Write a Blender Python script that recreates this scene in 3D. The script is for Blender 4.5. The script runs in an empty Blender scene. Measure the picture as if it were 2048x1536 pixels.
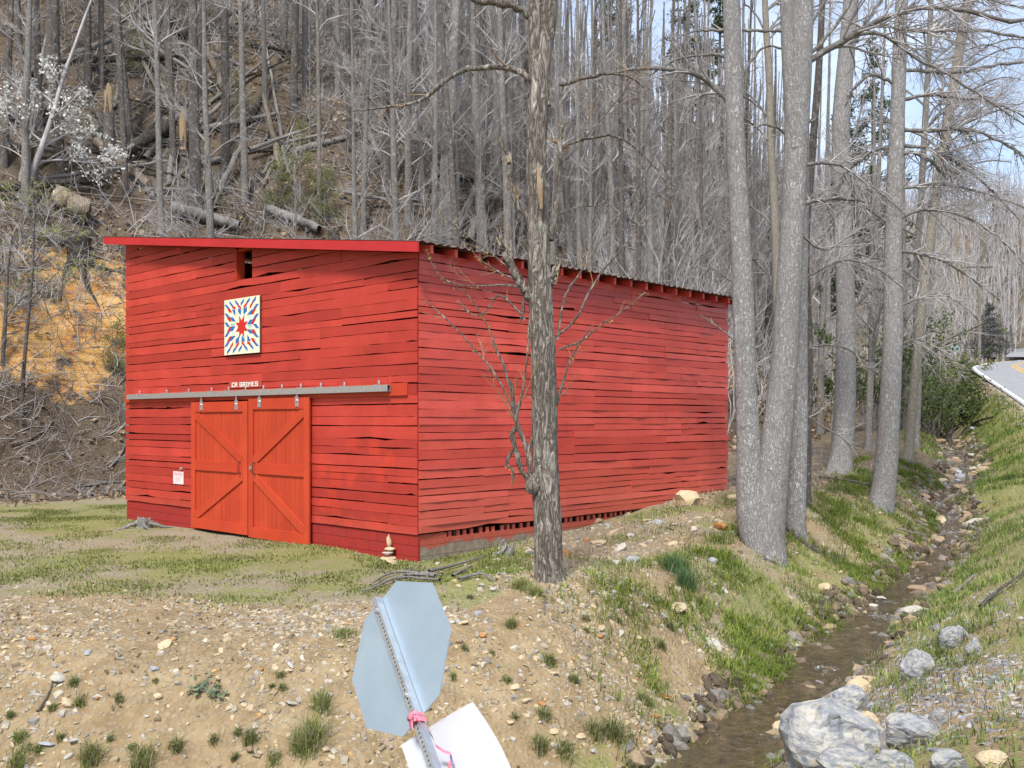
import bpy, bmesh, math, random
import numpy as np
from mathutils import Vector, Matrix

PI = math.pi
rnd = random.Random(7)
rng = np.random.default_rng(11)
SC = bpy.context.scene
COL = SC.collection

# ------------------------------------------------------------------ camera
F, CX, HY, ZC = 1950.0, 1024.0, 840.0, 2.145
cam_d = bpy.data.cameras.new('camera')
cam = bpy.data.objects.new('camera', cam_d)
COL.objects.link(cam)
cam.location = (0, 0, ZC)
cam.rotation_euler = (PI / 2, 0, 0)
cam_d.sensor_width = 36.0
cam_d.lens = F / 2048 * 36
cam_d.shift_y = (HY - 768) / 2048
cam_d.clip_start = 0.05
cam_d.clip_end = 3000
SC.camera = cam

# ------------------------------------------------------------------ light
SUN_DIR = Vector((-0.18, -0.78, 1.05)).normalized()      # towards the sun
world = bpy.data.worlds.new('World')
SC.world = world
world.use_nodes = True
wn, wl = world.node_tree.nodes, world.node_tree.links
wn.clear()
w_out = wn.new('ShaderNodeOutputWorld')
w_bg = wn.new('ShaderNodeBackground')
w_sky = wn.new('ShaderNodeTexSky')
w_sky.sky_type = 'NISHITA'
w_sky.sun_disc = False
w_sky.sun_elevation = math.asin(SUN_DIR.z)
w_sky.sun_rotation = math.atan2(SUN_DIR.x, SUN_DIR.y)
w_sky.air_density = 1.0
w_sky.dust_density = 1.4
w_sky.ozone_density = 1.6
w_tc = wn.new('ShaderNodeTexCoord')
w_map = wn.new('ShaderNodeMapping')
w_map.inputs['Scale'].default_value = (1.0, 1.0, 2.6)
w_n = wn.new('ShaderNodeTexNoise')
w_n.inputs['Scale'].default_value = 2.4
w_n.inputs['Detail'].default_value = 7
w_n.inputs['Roughness'].default_value = 0.55
w_r = wn.new('ShaderNodeValToRGB')
w_r.color_ramp.elements[0].position = 0.36
w_r.color_ramp.elements[0].color = (0.0, 0.0, 0.0, 1)
w_r.color_ramp.elements[1].position = 0.66
w_r.color_ramp.elements[1].color = (0.5, 0.5, 0.5, 1)
w_mix = wn.new('ShaderNodeMix')
w_mix.data_type = 'RGBA'
w_mix.inputs['B'].default_value = (7.4, 7.8, 8.7, 1)
wl.new(w_tc.outputs['Generated'], w_map.inputs['Vector'])
wl.new(w_map.outputs['Vector'], w_n.inputs['Vector'])
wl.new(w_n.outputs['Fac'], w_r.inputs['Fac'])
wl.new(w_r.outputs['Color'], w_mix.inputs['Factor'])
wl.new(w_sky.outputs['Color'], w_mix.inputs['A'])
wl.new(w_mix.outputs['Result'], w_bg.inputs['Color'])
w_bg.inputs['Strength'].default_value = 0.10
wl.new(w_bg.outputs['Background'], w_out.inputs['Surface'])

sun_d = bpy.data.lights.new('sun', 'SUN')
sun_d.energy = 2.4
sun_d.angle = math.radians(10)
sun_d.color = (1.0, 0.95, 0.87)
sun = bpy.data.objects.new('sun', sun_d)
COL.objects.link(sun)
sun.rotation_euler = SUN_DIR.to_track_quat('Z', 'Y').to_euler()

vs = SC.view_settings
vs.view_transform = 'Standard'
vs.look = 'None'
vs.gamma = 1
vs.use_curve_mapping = False
vs.exposure = 1.15
try:
    SC.cycles.max_bounces = 6
    SC.cycles.transparent_max_bounces = 6
except Exception:
    pass


# ------------------------------------------------------------------ numeric helpers
def sstep(e0, e1, x):
    t = np.clip((x - e0) / (e1 - e0), 0, 1)
    return t * t * (3 - 2 * t)


_tab = np.random.default_rng(5).random((8, 256, 256))


def vnoise(x, y, s=0):
    xi, yi = np.floor(x).astype(int), np.floor(y).astype(int)
    fx, fy = x - xi, y - yi
    fx, fy = fx * fx * (3 - 2 * fx), fy * fy * (3 - 2 * fy)
    T = _tab[s % 8]
    g = lambda i, j: T[i & 255, j & 255]
    return (g(xi, yi) * (1 - fx) + g(xi + 1, yi) * fx) * (1 - fy) + (g(xi, yi + 1) * (1 - fx) + g(xi + 1, yi + 1) * fx) * fy


def fbm(x, y, o=4, s=0):
    x, y = np.asarray(x, float), np.asarray(y, float)
    v, a, t = 0, 0.5, 0
    for i in range(o):
        v = v + a * vnoise(x * 2 ** i + 17.3 * i, y * 2 ** i + 9.1 * i, s + i)
        t += a
        a *= 0.5
    return v / t - 0.5


def W(px, py, Y):
    return np.array([(px - CX) / F * Y, Y, ZC + (HY - py) / F * Y])


# barn frame: origin at the near corner, +x = right end of the front wall's outward side direction
TH = math.radians(43)
BC = np.array([-1.473, 15.2])
BU = np.array([-math.cos(TH), math.sin(TH)])
BV = np.array([math.sin(TH), math.cos(TH)])
BA, BB = 9.80, 9.24


def ab(x, y):
    return (x - BC[0]) * BU[0] + (y - BC[1]) * BU[1], (x - BC[0]) * BV[0] + (y - BC[1]) * BV[1]


def FS(px, py):                       # pixel on the front wall -> (distance left of corner, height)
    t = (px - CX) / F
    s = (BC[0] - BC[1] * t) / (-BU[0] + BU[1] * t)
    return s, ZC + (HY - py) / F * (BC[1] + BU[1] * s)


STREAM = np.array([(-30, 5.2, -1.9), (-12, 6.3, -1.62), (-5, 7.3, -1.5), (-1.2, 7.9, -1.42), (1.0, 8.7, -1.33), (2.0, 9.5, -1.28), (2.5, 10.45, -1.24),
                   (3.72, 12.3, -1.17), (4.87, 14.06, -1.06), (6.84, 17.2, -.9), (8.45, 19.5, -.65), (10.26, 22.7, -.3),
                   (10.97, 25.0, .10), (13.5, 29.0, .5), (20.8, 46, 1.2), (31, 70, 3.2), (60, 130, 8)])
ROAD = np.array([(-16, -5.5, -.6), (-5, -2.5, -.45), (3.0, 2.0, -.3), (8.5, 9, -.15), (11.5, 18, .2), (14.6, 25, .9), (17.7, 32, 1.75), (21, 40, 2.72),
                 (23.65, 48, 3.92), (26.45, 56, 5.02), (29.6, 62.5, 5.6), (34.5, 69, 6.25), (42, 75, 6.9), (54, 81, 7.6), (80, 88, 9)])   # left edge of the asphalt


def resample(P, step):
    out = []
    n = len(P)
    for i in range(n - 1):
        p0, p1, p2, p3 = P[max(i - 1, 0)], P[i], P[i + 1], P[min(i + 2, n - 1)]
        k = max(1, int(np.linalg.norm((p2 - p1)[:2]) / step))
        for j in range(k):
            t = j / k
            out.append(0.5 * (2 * p1 + (p2 - p0) * t + (2 * p0 - 5 * p1 + 4 * p2 - p3) * t * t + (3 * p1 - p0 - 3 * p2 + p3) * t ** 3))
    out.append(P[-1])
    return np.array(out)


STREAM_F = resample(STREAM, 1.2)
ROAD_F = resample(ROAD, 1.5)


def near_line(x, y, L):
    """signed distance (left of travel positive), and height of the line at the nearest point"""
    x, y = np.asarray(x, float).ravel(), np.asarray(y, float).ravel()
    best = np.full(x.shape, 1e18)
    sd = np.zeros(x.shape)
    zz = np.zeros(x.shape)
    for i in range(len(L) - 1):
        ax, ay, az = L[i]
        dx, dy, dz = L[i + 1] - L[i]
        l2 = dx * dx + dy * dy
        t = np.clip(((x - ax) * dx + (y - ay) * dy) / l2, 0, 1)
        ex, ey = x - ax - t * dx, y - ay - t * dy
        d2 = ex * ex + ey * ey
        m = d2 < best
        best = np.where(m, d2, best)
        side = np.where(dx * (y - ay) - dy * (x - ax) > 0, 1.0, -1.0)
        sd = np.where(m, side * np.sqrt(d2), sd)
        zz = np.where(m, az + t * dz, zz)
    return sd, zz


def smin(a, b, k):
    h = np.clip(0.5 + 0.5 * (b - a) / k, 0, 1)
    return b + (a - b) * h - k * h * (1 - h)


def toe_of(b):
    return np.interp(b, [-40, -2, 3.5, 8, 14, 22, 40, 70, 120, 200], [17, 16.3, 15.6, 12.4, 6.2, 5.6, 11.5, 24, 42, 70])


def terrain(x, y, detail=True):
    shp = np.shape(x)
    x, y = np.asarray(x, float).ravel(), np.asarray(y, float).ravel()
    a, b = ab(x, y)
    d, zw = near_line(x, y, STREAM_F)
    rd, zr = near_line(x, y, ROAD_F)
    # bench with the yard
    B = -.07 + .13 * sstep(0, 4, b) + .072 * np.maximum(b - 4, 0)
    B += .17 * sstep(2, 7, b) * sstep(4.5, 1.0, -a) * sstep(11, 8, b)
    B += .16 * np.exp(-((x - .5) ** 2 + (y - 12.9) ** 2) / 1.3) + .12 * np.exp(-((x + .6) ** 2 + (y - 12.3) ** 2) / .35)
    if detail:
        B += .10 * fbm(x * .35, y * .35, 3, 1) + .06 * fbm(x * 1.4, y * 1.4, 3, 2) * sstep(-4, 0, x)
    # hillside
    an = a + (1.6 * fbm(x * .22, y * .22, 3, 3) if detail else 0)
    toe = toe_of(b)
    cut = np.interp(b, [-40, 4, 9, 14, 30, 60, 100], [6.0, 6.3, 4.5, 3.4, 3.2, 2.5, 2])
    ridge = np.interp(b, [-60, 0, 16, 33, 65, 90, 130, 220], [42, 40, 36, 30.5, 22.5, 17.5, 14, 18])
    cw = np.interp(b, [0, 8, 14], [3.6, 3.4, 2.6])
    t1 = np.clip((an - toe) / cw, 0, 1)
    t1 = 0.5 * t1 + 0.5 * t1 * t1 * (3 - 2 * t1)
    run = np.maximum(47 - toe - cw, 12)
    t2 = np.clip((an - toe - cw) / run, 0, 1)
    hill = cut * t1 + (ridge - cut) * t2 - np.maximum(an - toe - cw - run - 6, 0) * .15
    if detail:
        led = (fbm(x * .8 + a * .3, y * .8, 4, 4) * 1.4 + .5 * fbm(x * 2.6, y * 2.6, 3, 2)) * np.clip(4 * t1 * (1 - t1), 0, 1)
        hill = hill + led + t1 * (1.6 * fbm(x * .13, y * .13, 4, 5) + .35 * fbm(x * .9, y * .9, 3, 6))
    H = B + np.maximum(hill, 0) * (an > toe - .5)
    # channel
    sl = np.interp(x, [-1, 2.5], [.86, .58]) + (.12 * fbm(x * .6, y * .6, 3, 7) if detail else 0)
    wid = np.maximum(.10 + .22 * np.exp(-((x - 4.7) ** 2 + (y - 13.9) ** 2) / 2.5) + .26 * sstep(12.5, 10.5, y) + (.45 * fbm(x * .7, y * .7, 2, 2) if detail else 0), .03)
    L = zw - .10 + np.maximum(np.abs(d) - wid, 0) * sl
    left = smin(L, H, .35)
    Rb = zr + .02 + .0 * x
    Rr = np.where(rd < 0, np.maximum(-rd - 6.6, 0) * .10, 0)
    far = 36 * np.exp(-((x - 118) ** 2 + (y - 200) ** 2) / (2 * 52 ** 2)) * sstep(92, 150, y)
    Rb = Rb + np.minimum(Rr, 6)
    rslope = np.interp(y, [0, 14, 40], [.5, .5, .52])
    rslope = np.maximum(rslope, (Rb - zw) / np.maximum(-d + rd - .9, .6) * ((rd > 0) & (rd < 8)))
    rslope = np.minimum(rslope, 1.4)
    right = smin(zw - .10 + np.maximum(-d - wid, 0) * rslope, Rb - .05, .4)
    h = np.where(d > 0, left, right)
    h = h + far
    if detail:
        h = h + .05 * fbm(x * 1.7, y * 1.7, 4, 6) * sstep(.3, .9, np.abs(d))
        h = h + .05 * fbm(x * 6, y * 6, 2, 1) * sstep(.4, .9, np.abs(d)) * sstep(30, 20, y) * sstep(1.2, .0, np.minimum(np.abs(d - 2.2), np.abs(d + 2)) - 1.4)
    # road bed
    onr = sstep(.5, -.1, rd) * sstep(-6.0, -5.2, rd)
    h = h * (1 - onr) + (zr - .06) * onr
    return h.reshape(shp)


def gz(x, y):
    return float(terrain(np.array([x]), np.array([y]))[0])


_marY = np.concatenate([np.arange(5.0, 40, .06), np.arange(40, 220, .4)])


def ground_at(pts):
    """pixels of the photograph -> where those sight lines meet the ground"""
    pts = np.atleast_2d(np.asarray(pts, float))
    X = (pts[:, 0:1] - CX) / F * _marY[None]
    Z = ZC + (HY - pts[:, 1:2]) / F * _marY[None]
    hh = terrain(X, np.broadcast_to(_marY[None], X.shape))
    hit = Z < hh
    k = np.where(hit.any(1), hit.argmax(1), len(_marY) - 1)
    Y = _marY[k]
    x = (pts[:, 0] - CX) / F * Y
    return np.stack([x, Y, terrain(x, Y)], 1)


# ------------------------------------------------------------------ scene helpers
def tag(o, label=None, cat=None, group=None, kind=None):
    if label: o['label'] = label
    if cat: o['category'] = cat
    if group: o['group'] = group
    if kind: o['kind'] = kind
    return o


def link(name, me, parent=None, loc=None):
    o = bpy.data.objects.new(name, me)
    COL.objects.link(o)
    if parent is not None: o.parent = parent
    if loc is not None: o.location = loc
    return o


def thing(name, label, cat, loc=(0, 0, 0), rz=0, group=None):
    o = bpy.data.objects.new(name, None)
    COL.objects.link(o)
    o.empty_display_size = .2
    o.location = loc
    o.rotation_euler = (0, 0, rz)
    return tag(o, label, cat, group)


def npmesh(name, V, Fq, mats, smooth=False, attrs=None, mi=None):
    """V (n,3); Fq an (m,3|4) array or a list of such arrays"""
    V = np.asarray(V, np.float32)
    if not isinstance(Fq, (list, tuple)): Fq = [Fq]
    Fq = [np.asarray(f, np.int32) for f in Fq if len(f)]
    me = bpy.data.meshes.new(name)
    me.vertices.add(len(V))
    me.vertices.foreach_set('co', V.ravel())
    lv = np.concatenate([f.ravel() for f in Fq])
    tot = np.concatenate([np.full(len(f), f.shape[1], np.int32) for f in Fq])
    st = np.concatenate([[0], np.cumsum(tot)[:-1]]).astype(np.int32)
    me.loops.add(len(lv))
    me.loops.foreach_set('vertex_index', lv)
    me.polygons.add(len(tot))
    me.polygons.foreach_set('loop_start', st)
    me.polygons.foreach_set('loop_total', tot)
    me.polygons.foreach_set('use_smooth', np.full(len(tot), smooth, bool))
    if mi is not None: me.polygons.foreach_set('material_index', np.asarray(mi, np.int32))
    for m in (mats if isinstance(mats, (list, tuple)) else [mats]): me.materials.append(m)
    for k, v in (attrs or {}).items():
        v = np.asarray(v, np.float32)
        if v.ndim == 1:
            me.attributes.new(k, 'FLOAT', 'POINT').data.foreach_set('value', v)
        else:
            c = np.ones((len(v), 4), np.float32)
            c[:, :3] = v
            me.attributes.new(k, 'FLOAT_COLOR', 'POINT').data.foreach_set('color', c.ravel())
    me.update(calc_edges=True)
    me.validate()
    return me


class MB:
    """collects boxes, prisms and tubes into one mesh"""
    def __init__(s): s.v, s.f, s.n = [], [], 0

    def add(s, V, Fc):
        V = np.asarray(V, float)
        s.f += [[i + s.n for i in f] for f in Fc]
        s.v.append(V)
        s.n += len(V)

    def box(s, lo, hi, M=None):
        x0, y0, z0 = lo
        x1, y1, z1 = hi
        V = np.array([(x0, y0, z0), (x1, y0, z0), (x1, y1, z0), (x0, y1, z0), (x0, y0, z1), (x1, y0, z1), (x1, y1, z1), (x0, y1, z1)], float)
        if M is not None: V = V @ np.array(M)[:3, :3].T + np.array(M)[:3, 3]
        s.add(V, [(0, 3, 2, 1), (4, 5, 6, 7), (0, 1, 5, 4), (1, 2, 6, 5), (2, 3, 7, 6), (3, 0, 4, 7)])

    def prism(s, poly, y0, y1):       # polygon in x-z, extruded in y
        n = len(poly)
        V = [(p[0], y0, p[1]) for p in poly] + [(p[0], y1, p[1]) for p in poly]
        s.add(V, [tuple(range(n)), tuple(range(2 * n - 1, n - 1, -1))] + [(i, i + n, (i + 1) % n + n, (i + 1) % n) for i in range(n)])

    def tube(s, P, R, k=8, cap=True):
        V, Fc = tubes(np.asarray(P, float)[None], np.asarray(R, float)[None], k)
        fs = [tuple(f) for f in Fc]
        n = len(P)
        if cap: fs += [tuple(range(k - 1, -1, -1)), tuple(range((n - 1) * k, n * k))]
        s.add(V, fs)

    def mesh(s, name, mats, smooth=False, bevel=0):
        me = bpy.data.meshes.new(name)
        me.from_pydata(np.concatenate(s.v).tolist(), [], s.f)
        bm = bmesh.new()
        bm.from_mesh(me)
        bmesh.ops.recalc_face_normals(bm, faces=bm.faces)
        if bevel:
            bmesh.ops.bevel(bm, geom=list(bm.edges), offset=bevel, segments=1, affect='EDGES', clamp_overlap=True)
        bm.to_mesh(me)
        bm.free()
        for p in me.polygons: p.use_smooth = smooth
        for m in (mats if isinstance(mats, (list, tuple)) else [mats]): me.materials.append(m)
        return me

    def build(s, name, mats, parent=None, smooth=False, bevel=0, loc=None):
        return link(name, s.mesh(name, mats, smooth, bevel), parent, loc)


def tubes(P, R, k):
    N, n, _ = P.shape
    T = np.gradient(P, axis=1)
    T /= np.linalg.norm(T, axis=2, keepdims=True) + 1e-9
    D = P[:, -1] - P[:, 0]
    D /= np.linalg.norm(D, axis=1, keepdims=True) + 1e-9
    ref = np.where(np.abs(D[:, 2:3]) > .8, np.array([[1., 0, 0]]), np.array([[0, 0, 1.]]))[:, None]
    U = np.cross(T, np.broadcast_to(ref, T.shape))
    U /= np.linalg.norm(U, axis=2, keepdims=True) + 1e-9
    Vv = np.cross(U, T)
    an = np.arange(k) * 2 * PI / k
    ring = U[:, :, None] * np.cos(an)[None, None, :, None] + Vv[:, :, None] * np.sin(an)[None, None, :, None]
    V = (P[:, :, None] + ring * R[:, :, None, None]).reshape(-1, 3)
    i = np.arange(N)[:, None, None] * n * k + np.arange(n - 1)[None, :, None] * k
    j = np.arange(k)[None, None]
    j2 = (j + 1) % k
    Fq = np.stack([i + j, i + j2, i + k + j2, i + k + j], -1).reshape(-1, 4)
    return V, Fq


def join_tubes(parts):
    Vs, Fs, n = [], [], 0
    for P, R, k in parts:
        if len(P) == 0: continue
        V, Fq = tubes(P, R, k)
        Vs.append(V)
        Fs.append(Fq + n)
        n += len(V)
    return np.concatenate(Vs), np.concatenate(Fs)


def unit(v): return v / (np.linalg.norm(v, axis=-1, keepdims=True) + 1e-9)


def grow(S, D, L, n, r0, r1, up=0., wander=.15, g=rng):
    N = len(S)
    P = np.zeros((N, n, 3))
    P[:, 0] = S
    d = unit(D)
    L = np.broadcast_to(np.asarray(L, float), (N,))
    up = np.broadcast_to(np.asarray(up, float), (N,))
    for i in range(1, n):
        d = d + g.normal(size=(N, 3)) * wander
        d[:, 2] += up / n
        d = unit(d)
        P[:, i] = P[:, i - 1] + d * (L / (n - 1))[:, None]
    t = np.linspace(0, 1, n)[None]
    r0 = np.broadcast_to(np.asarray(r0, float), (N,))[:, None]
    R = r0 * (1 - t) + r1 * t
    return P, R


def spawn(P, R, count, tmin=.15, tmax=1., ang=.9, lf=.45, n=4, r1=.002, rf=.55, up=.2, wander=.15, g=rng, lmin=.1):
    """children sprouting along given paths"""
    N, m, _ = P.shape
    pl = np.linalg.norm(np.diff(P, axis=1), axis=2).sum(1)
    w = pl / pl.sum()
    idx = g.choice(N, count, p=w)
    t = tmin + (tmax - tmin) * g.random(count)
    q = t * (m - 1)
    i0 = np.minimum(q.astype(int), m - 2)
    fr = (q - i0)[:, None]
    S = P[idx, i0] * (1 - fr) + P[idx, i0 + 1] * fr
    T = unit(P[idx, i0 + 1] - P[idx, i0])
    rr = R[idx, i0] * (1 - fr[:, 0]) + R[idx, i0 + 1] * fr[:, 0]
    q = unit(np.cross(T, g.normal(size=(count, 3))))
    aa = (ang * (.6 + .7 * g.random(count)))[:, None]
    D = T * np.cos(aa) + q * np.sin(aa)
    L = np.maximum(pl[idx] * lf * (1.15 - t) * (.5 + g.random(count)), lmin)
    return grow(S, D, L, n, rr * rf, r1, up, wander, g)


# ------------------------------------------------------------------ materials
def mat(name, rough=.8, spec=.3):
    m = bpy.data.materials.new(name)
    m.use_nodes = True
    nt = m.node_tree
    b = nt.nodes['Principled BSDF']
    b.inputs['Roughness'].default_value = rough
    b.inputs['Specular IOR Level'].default_value = spec
    return m, nt.nodes, nt.links, b


def nd(nodes, typ, **kw):
    n = nodes.new('ShaderNode' + typ)
    for k, v in kw.items():
        if k in n.inputs.keys() if isinstance(k, str) else False: n.inputs[k].default_value = v
        else: setattr(n, k, v)
    return n


def noise(N, Lk, vec, scale, detail=5, rough=.6, stretch=None):
    n = N.new('ShaderNodeTexNoise')
    n.inputs['Scale'].default_value = scale
    n.inputs['Detail'].default_value = detail
    n.inputs['Roughness'].default_value = rough
    if stretch:
        mp = N.new('ShaderNodeMapping')
        mp.inputs['Scale'].default_value = stretch
        Lk.new(vec, mp.inputs['Vector'])
        vec = mp.outputs['Vector']
    Lk.new(vec, n.inputs['Vector'])
    return n.outputs['Fac']


def ramp(N, Lk, fac, stops):
    r = N.new('ShaderNodeValToRGB')
    e = r.color_ramp.elements
    while len(e) < len(stops): e.new(.5)
    for i, (p, c) in enumerate(stops):
        e[i].position = p
        e[i].color = (c if hasattr(c, '__len__') else (c, c, c)) + (1,) if hasattr(c, '__len__') else (c, c, c, 1)
    Lk.new(fac, r.inputs['Fac'])
    return r.outputs['Color']


def mix(N, Lk, fac, A, B, mode='MIX'):
    m = N.new('ShaderNodeMix')
    m.data_type = 'RGBA'
    m.blend_type = mode
    for s, v in (('Factor', fac), ('A', A), ('B', B)):
        if isinstance(v, (int, float)): m.inputs[s].default_value = v
        elif isinstance(v, tuple): m.inputs[s].default_value = v + (1,)
        else: Lk.new(v, m.inputs[s])
    return m.outputs['Result']


def math_(N, Lk, op, a, b=None, clamp=False):
    m = N.new('ShaderNodeMath')
    m.operation = op
    m.use_clamp = clamp
    for i, v in enumerate((a, b)):
        if v is None: continue
        if isinstance(v, (int, float)): m.inputs[i].default_value = v
        else: Lk.new(v, m.inputs[i])
    return m.outputs[0]


def bump(N, Lk, b, h, st=.4, dist=.02):
    n = N.new('ShaderNodeBump')
    n.inputs['Strength'].default_value = st
    n.inputs['Distance'].default_value = dist
    Lk.new(h, n.inputs['Height'])
    Lk.new(n.outputs['Normal'], b.inputs['Normal'])


def pos(N): return N.new('ShaderNodeNewGeometry').outputs['Position']
def objc(N): return N.new('ShaderNodeTexCoord').outputs['Object']
def rand(N): return N.new('ShaderNodeObjectInfo').outputs['Random']


def attr(N, k, out='Fac'):
    a = N.new('ShaderNodeAttribute')
    a.attribute_name = k
    return a.outputs[out]


def m_paint(name, c0, c1, worn=(.16, .09, .06), axis='x', rough=.5, wornamt=.12, patches=False, spec=.35, dirty=0, dr=(.55, 1.9)):
    m, N, Lk, b = mat(name, rough, spec)
    o = objc(N)
    r = rand(N)
    st = {'x': (1.2, 30, 30), 'y': (30, 1.2, 30), 'z': (30, 30, 1.2)}[axis]
    add = N.new('ShaderNodeVectorMath')
    add.operation = 'ADD'
    Lk.new(o, add.inputs[0])
    cmb = N.new('ShaderNodeCombineXYZ')
    s = math_(N, Lk, 'MULTIPLY', r, 37.)
    for k in range(3): Lk.new(s, cmb.inputs[k])
    Lk.new(cmb.outputs[0], add.inputs[1])
    v = add.outputs[0]
    grain = noise(N, Lk, v, 1.6, 6, .65, st)
    big = noise(N, Lk, o, 1.3, 5, .6)
    c = mix(N, Lk, r, c0, c1)
    c = mix(N, Lk, ramp(N, Lk, big, [(.35, 0.), (.7, .6)]), c, tuple(x * .78 for x in c0))
    c = mix(N, Lk, ramp(N, Lk, grain, [(.5, 0.), (.75, .35)]), c, tuple(x * .6 for x in c0))
    fine = noise(N, Lk, v, 5., 6, .7, st)
    wm = math_(N, Lk, 'MULTIPLY', ramp(N, Lk, fine, [(.62, 0.), (.74, 1.)]), wornamt * 3)
    c = mix(N, Lk, wm, c, worn)
    if patches:
        vo = N.new('ShaderNodeTexVoronoi')
        vo.distance = 'CHEBYCHEV'
        vo.inputs['Scale'].default_value = 2.7
        mp = N.new('ShaderNodeMapping')
        mp.inputs['Scale'].default_value = (1, .01, 1.)
        wv = N.new('ShaderNodeTexNoise')
        wv.inputs['Scale'].default_value = 3.5
        wv.inputs['Detail'].default_value = 5
        Lk.new(o, wv.inputs['Vector'])
        ws = N.new('ShaderNodeVectorMath')
        ws.operation = 'MULTIPLY_ADD'
        Lk.new(wv.outputs['Color'], ws.inputs[0])
        ws.inputs[1].default_value = (.22, .22, .22)
        Lk.new(o, ws.inputs[2])
        Lk.new(ws.outputs[0], mp.inputs['Vector'])
        Lk.new(mp.outputs[0], vo.inputs['Vector'])
        inside = ramp(N, Lk, vo.outputs['Distance'], [(.34, 1.), (.42, 0.)])
        sep = N.new('ShaderNodeSeparateColor')
        Lk.new(vo.outputs['Color'], sep.inputs[0])
        pick = ramp(N, Lk, sep.outputs[0], [(.50, 0.), (.52, 1.)])
        sx = N.new('ShaderNodeSeparateXYZ')
        Lk.new(o, sx.inputs[0])
        regx = ramp(N, Lk, math_(N, Lk, 'MULTIPLY', sx.outputs[0], -.1), [(.02, 0.), (.03, 1.), (.25, 1.), (.27, 0.)])
        regz = ramp(N, Lk, math_(N, Lk, 'MULTIPLY', sx.outputs[2], .25), [(.10, 1.), (.44, 1.), (.52, 0.)])
        k = math_(N, Lk, 'MULTIPLY', math_(N, Lk, 'MULTIPLY', inside, pick), math_(N, Lk, 'MULTIPLY', regx, regz))
        c = mix(N, Lk, math_(N, Lk, 'MULTIPLY', k, .32), c, (.58, .05, .018))
    if dirty:
        sx = N.new('ShaderNodeSeparateXYZ')
        Lk.new(o, sx.inputs[0])
        dn = noise(N, Lk, v, 3., 5, .7, (1, 6, 1) if axis == 'z' else (6, 6, 1))
        dz = math_(N, Lk, 'MULTIPLY', ramp(N, Lk, math_(N, Lk, 'MULTIPLY', math_(N, Lk, 'ADD', sx.outputs[2], math_(N, Lk, 'MULTIPLY', dn, .6)), .5), [(dr[0] * .5, 1.), (dr[1] * .5, 0.)]), dirty)
        c = mix(N, Lk, dz, c, (.50, .13, .085))
    Lk.new(c, b.inputs['Base Color'])
    rr = ramp(N, Lk, fine, [(.3, rough - .1), (.7, rough + .15)])
    Lk.new(rr, b.inputs['Roughness'])
    hb = math_(N, Lk, 'ADD', grain, math_(N, Lk, 'MULTIPLY', big, .6))
    bump(N, Lk, b, hb, .35, .012)
    return m


def m_bark(name, c_dark, c_mid, c_light, scale=1., ridge=True, lich=.0, lichc=(.42, .45, .38), depth=.03, st=(1, 1, .18), scar=False):
    m, N, Lk, b = mat(name, .9, .15)
    o = objc(N)
    r = rand(N)
    n1 = N.new('ShaderNodeTexNoise')
    n1.inputs['Scale'].default_value = 30 * scale
    n1.inputs['Detail'].default_value = 7
    n1.inputs['Roughness'].default_value = .62
    n1.inputs['Distortion'].default_value = .9
    mp = N.new('ShaderNodeMapping')
    mp.inputs['Scale'].default_value = st
    Lk.new(o, mp.inputs['Vector'])
    Lk.new(mp.outputs[0], n1.inputs['Vector'])
    rd = math_(N, Lk, 'MULTIPLY', math_(N, Lk, 'ABSOLUTE', math_(N, Lk, 'SUBTRACT', n1.outputs['Fac'], .5)), 5., True)
    n2 = noise(N, Lk, o, 1.7 * scale, 5, .6, (1, 1, .5))
    n4 = noise(N, Lk, o, 60 * scale, 5, .7, (1, 1, .5))
    h = mix(N, Lk, .22, rd, n4)
    c = ramp(N, Lk, h, [(.12, c_dark), (.42, c_mid), (.8, c_light)])
    c = mix(N, Lk, ramp(N, Lk, n2, [(.42, 0.), (.75, .45)]), c, c_dark)
    c = mix(N, Lk, math_(N, Lk, 'MULTIPLY', r, .4), c, c_dark)
    if scar:
        ns = noise(N, Lk, o, 2.6, 6, .7, (1, 1, 2.6))
        c = mix(N, Lk, ramp(N, Lk, ns, [(.60, 0.), (.66, .75)]), c, c_dark)
    if lich:
        n3 = noise(N, Lk, o, 7 * scale, 7, .75)
        c = mix(N, Lk, math_(N, Lk, 'MULTIPLY', ramp(N, Lk, n3, [(.54, 0.), (.62, 1.)]), lich), c, lichc)
    Lk.new(c, b.inputs['Base Color'])
    bump(N, Lk, b, h, .9, depth)
    return m


def m_flat(name, c, rough=.7, spec=.3, var=.25, scale=6., metallic=0, c2=None, bst=.15):
    m, N, Lk, b = mat(name, rough, spec)
    o = objc(N)
    n = noise(N, Lk, o, scale, 6, .65)
    c2 = c2 or tuple(x * (1 - var * 1.6) for x in c)
    cc = ramp(N, Lk, n, [(.3, c2), (.65, c)])
    cc = mix(N, Lk, math_(N, Lk, 'MULTIPLY', rand(N), var), cc, c2)
    Lk.new(cc, b.inputs['Base Color'])
    b.inputs['Metallic'].default_value = metallic
    if bst: bump(N, Lk, b, n, bst, .01)
    return m


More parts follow.
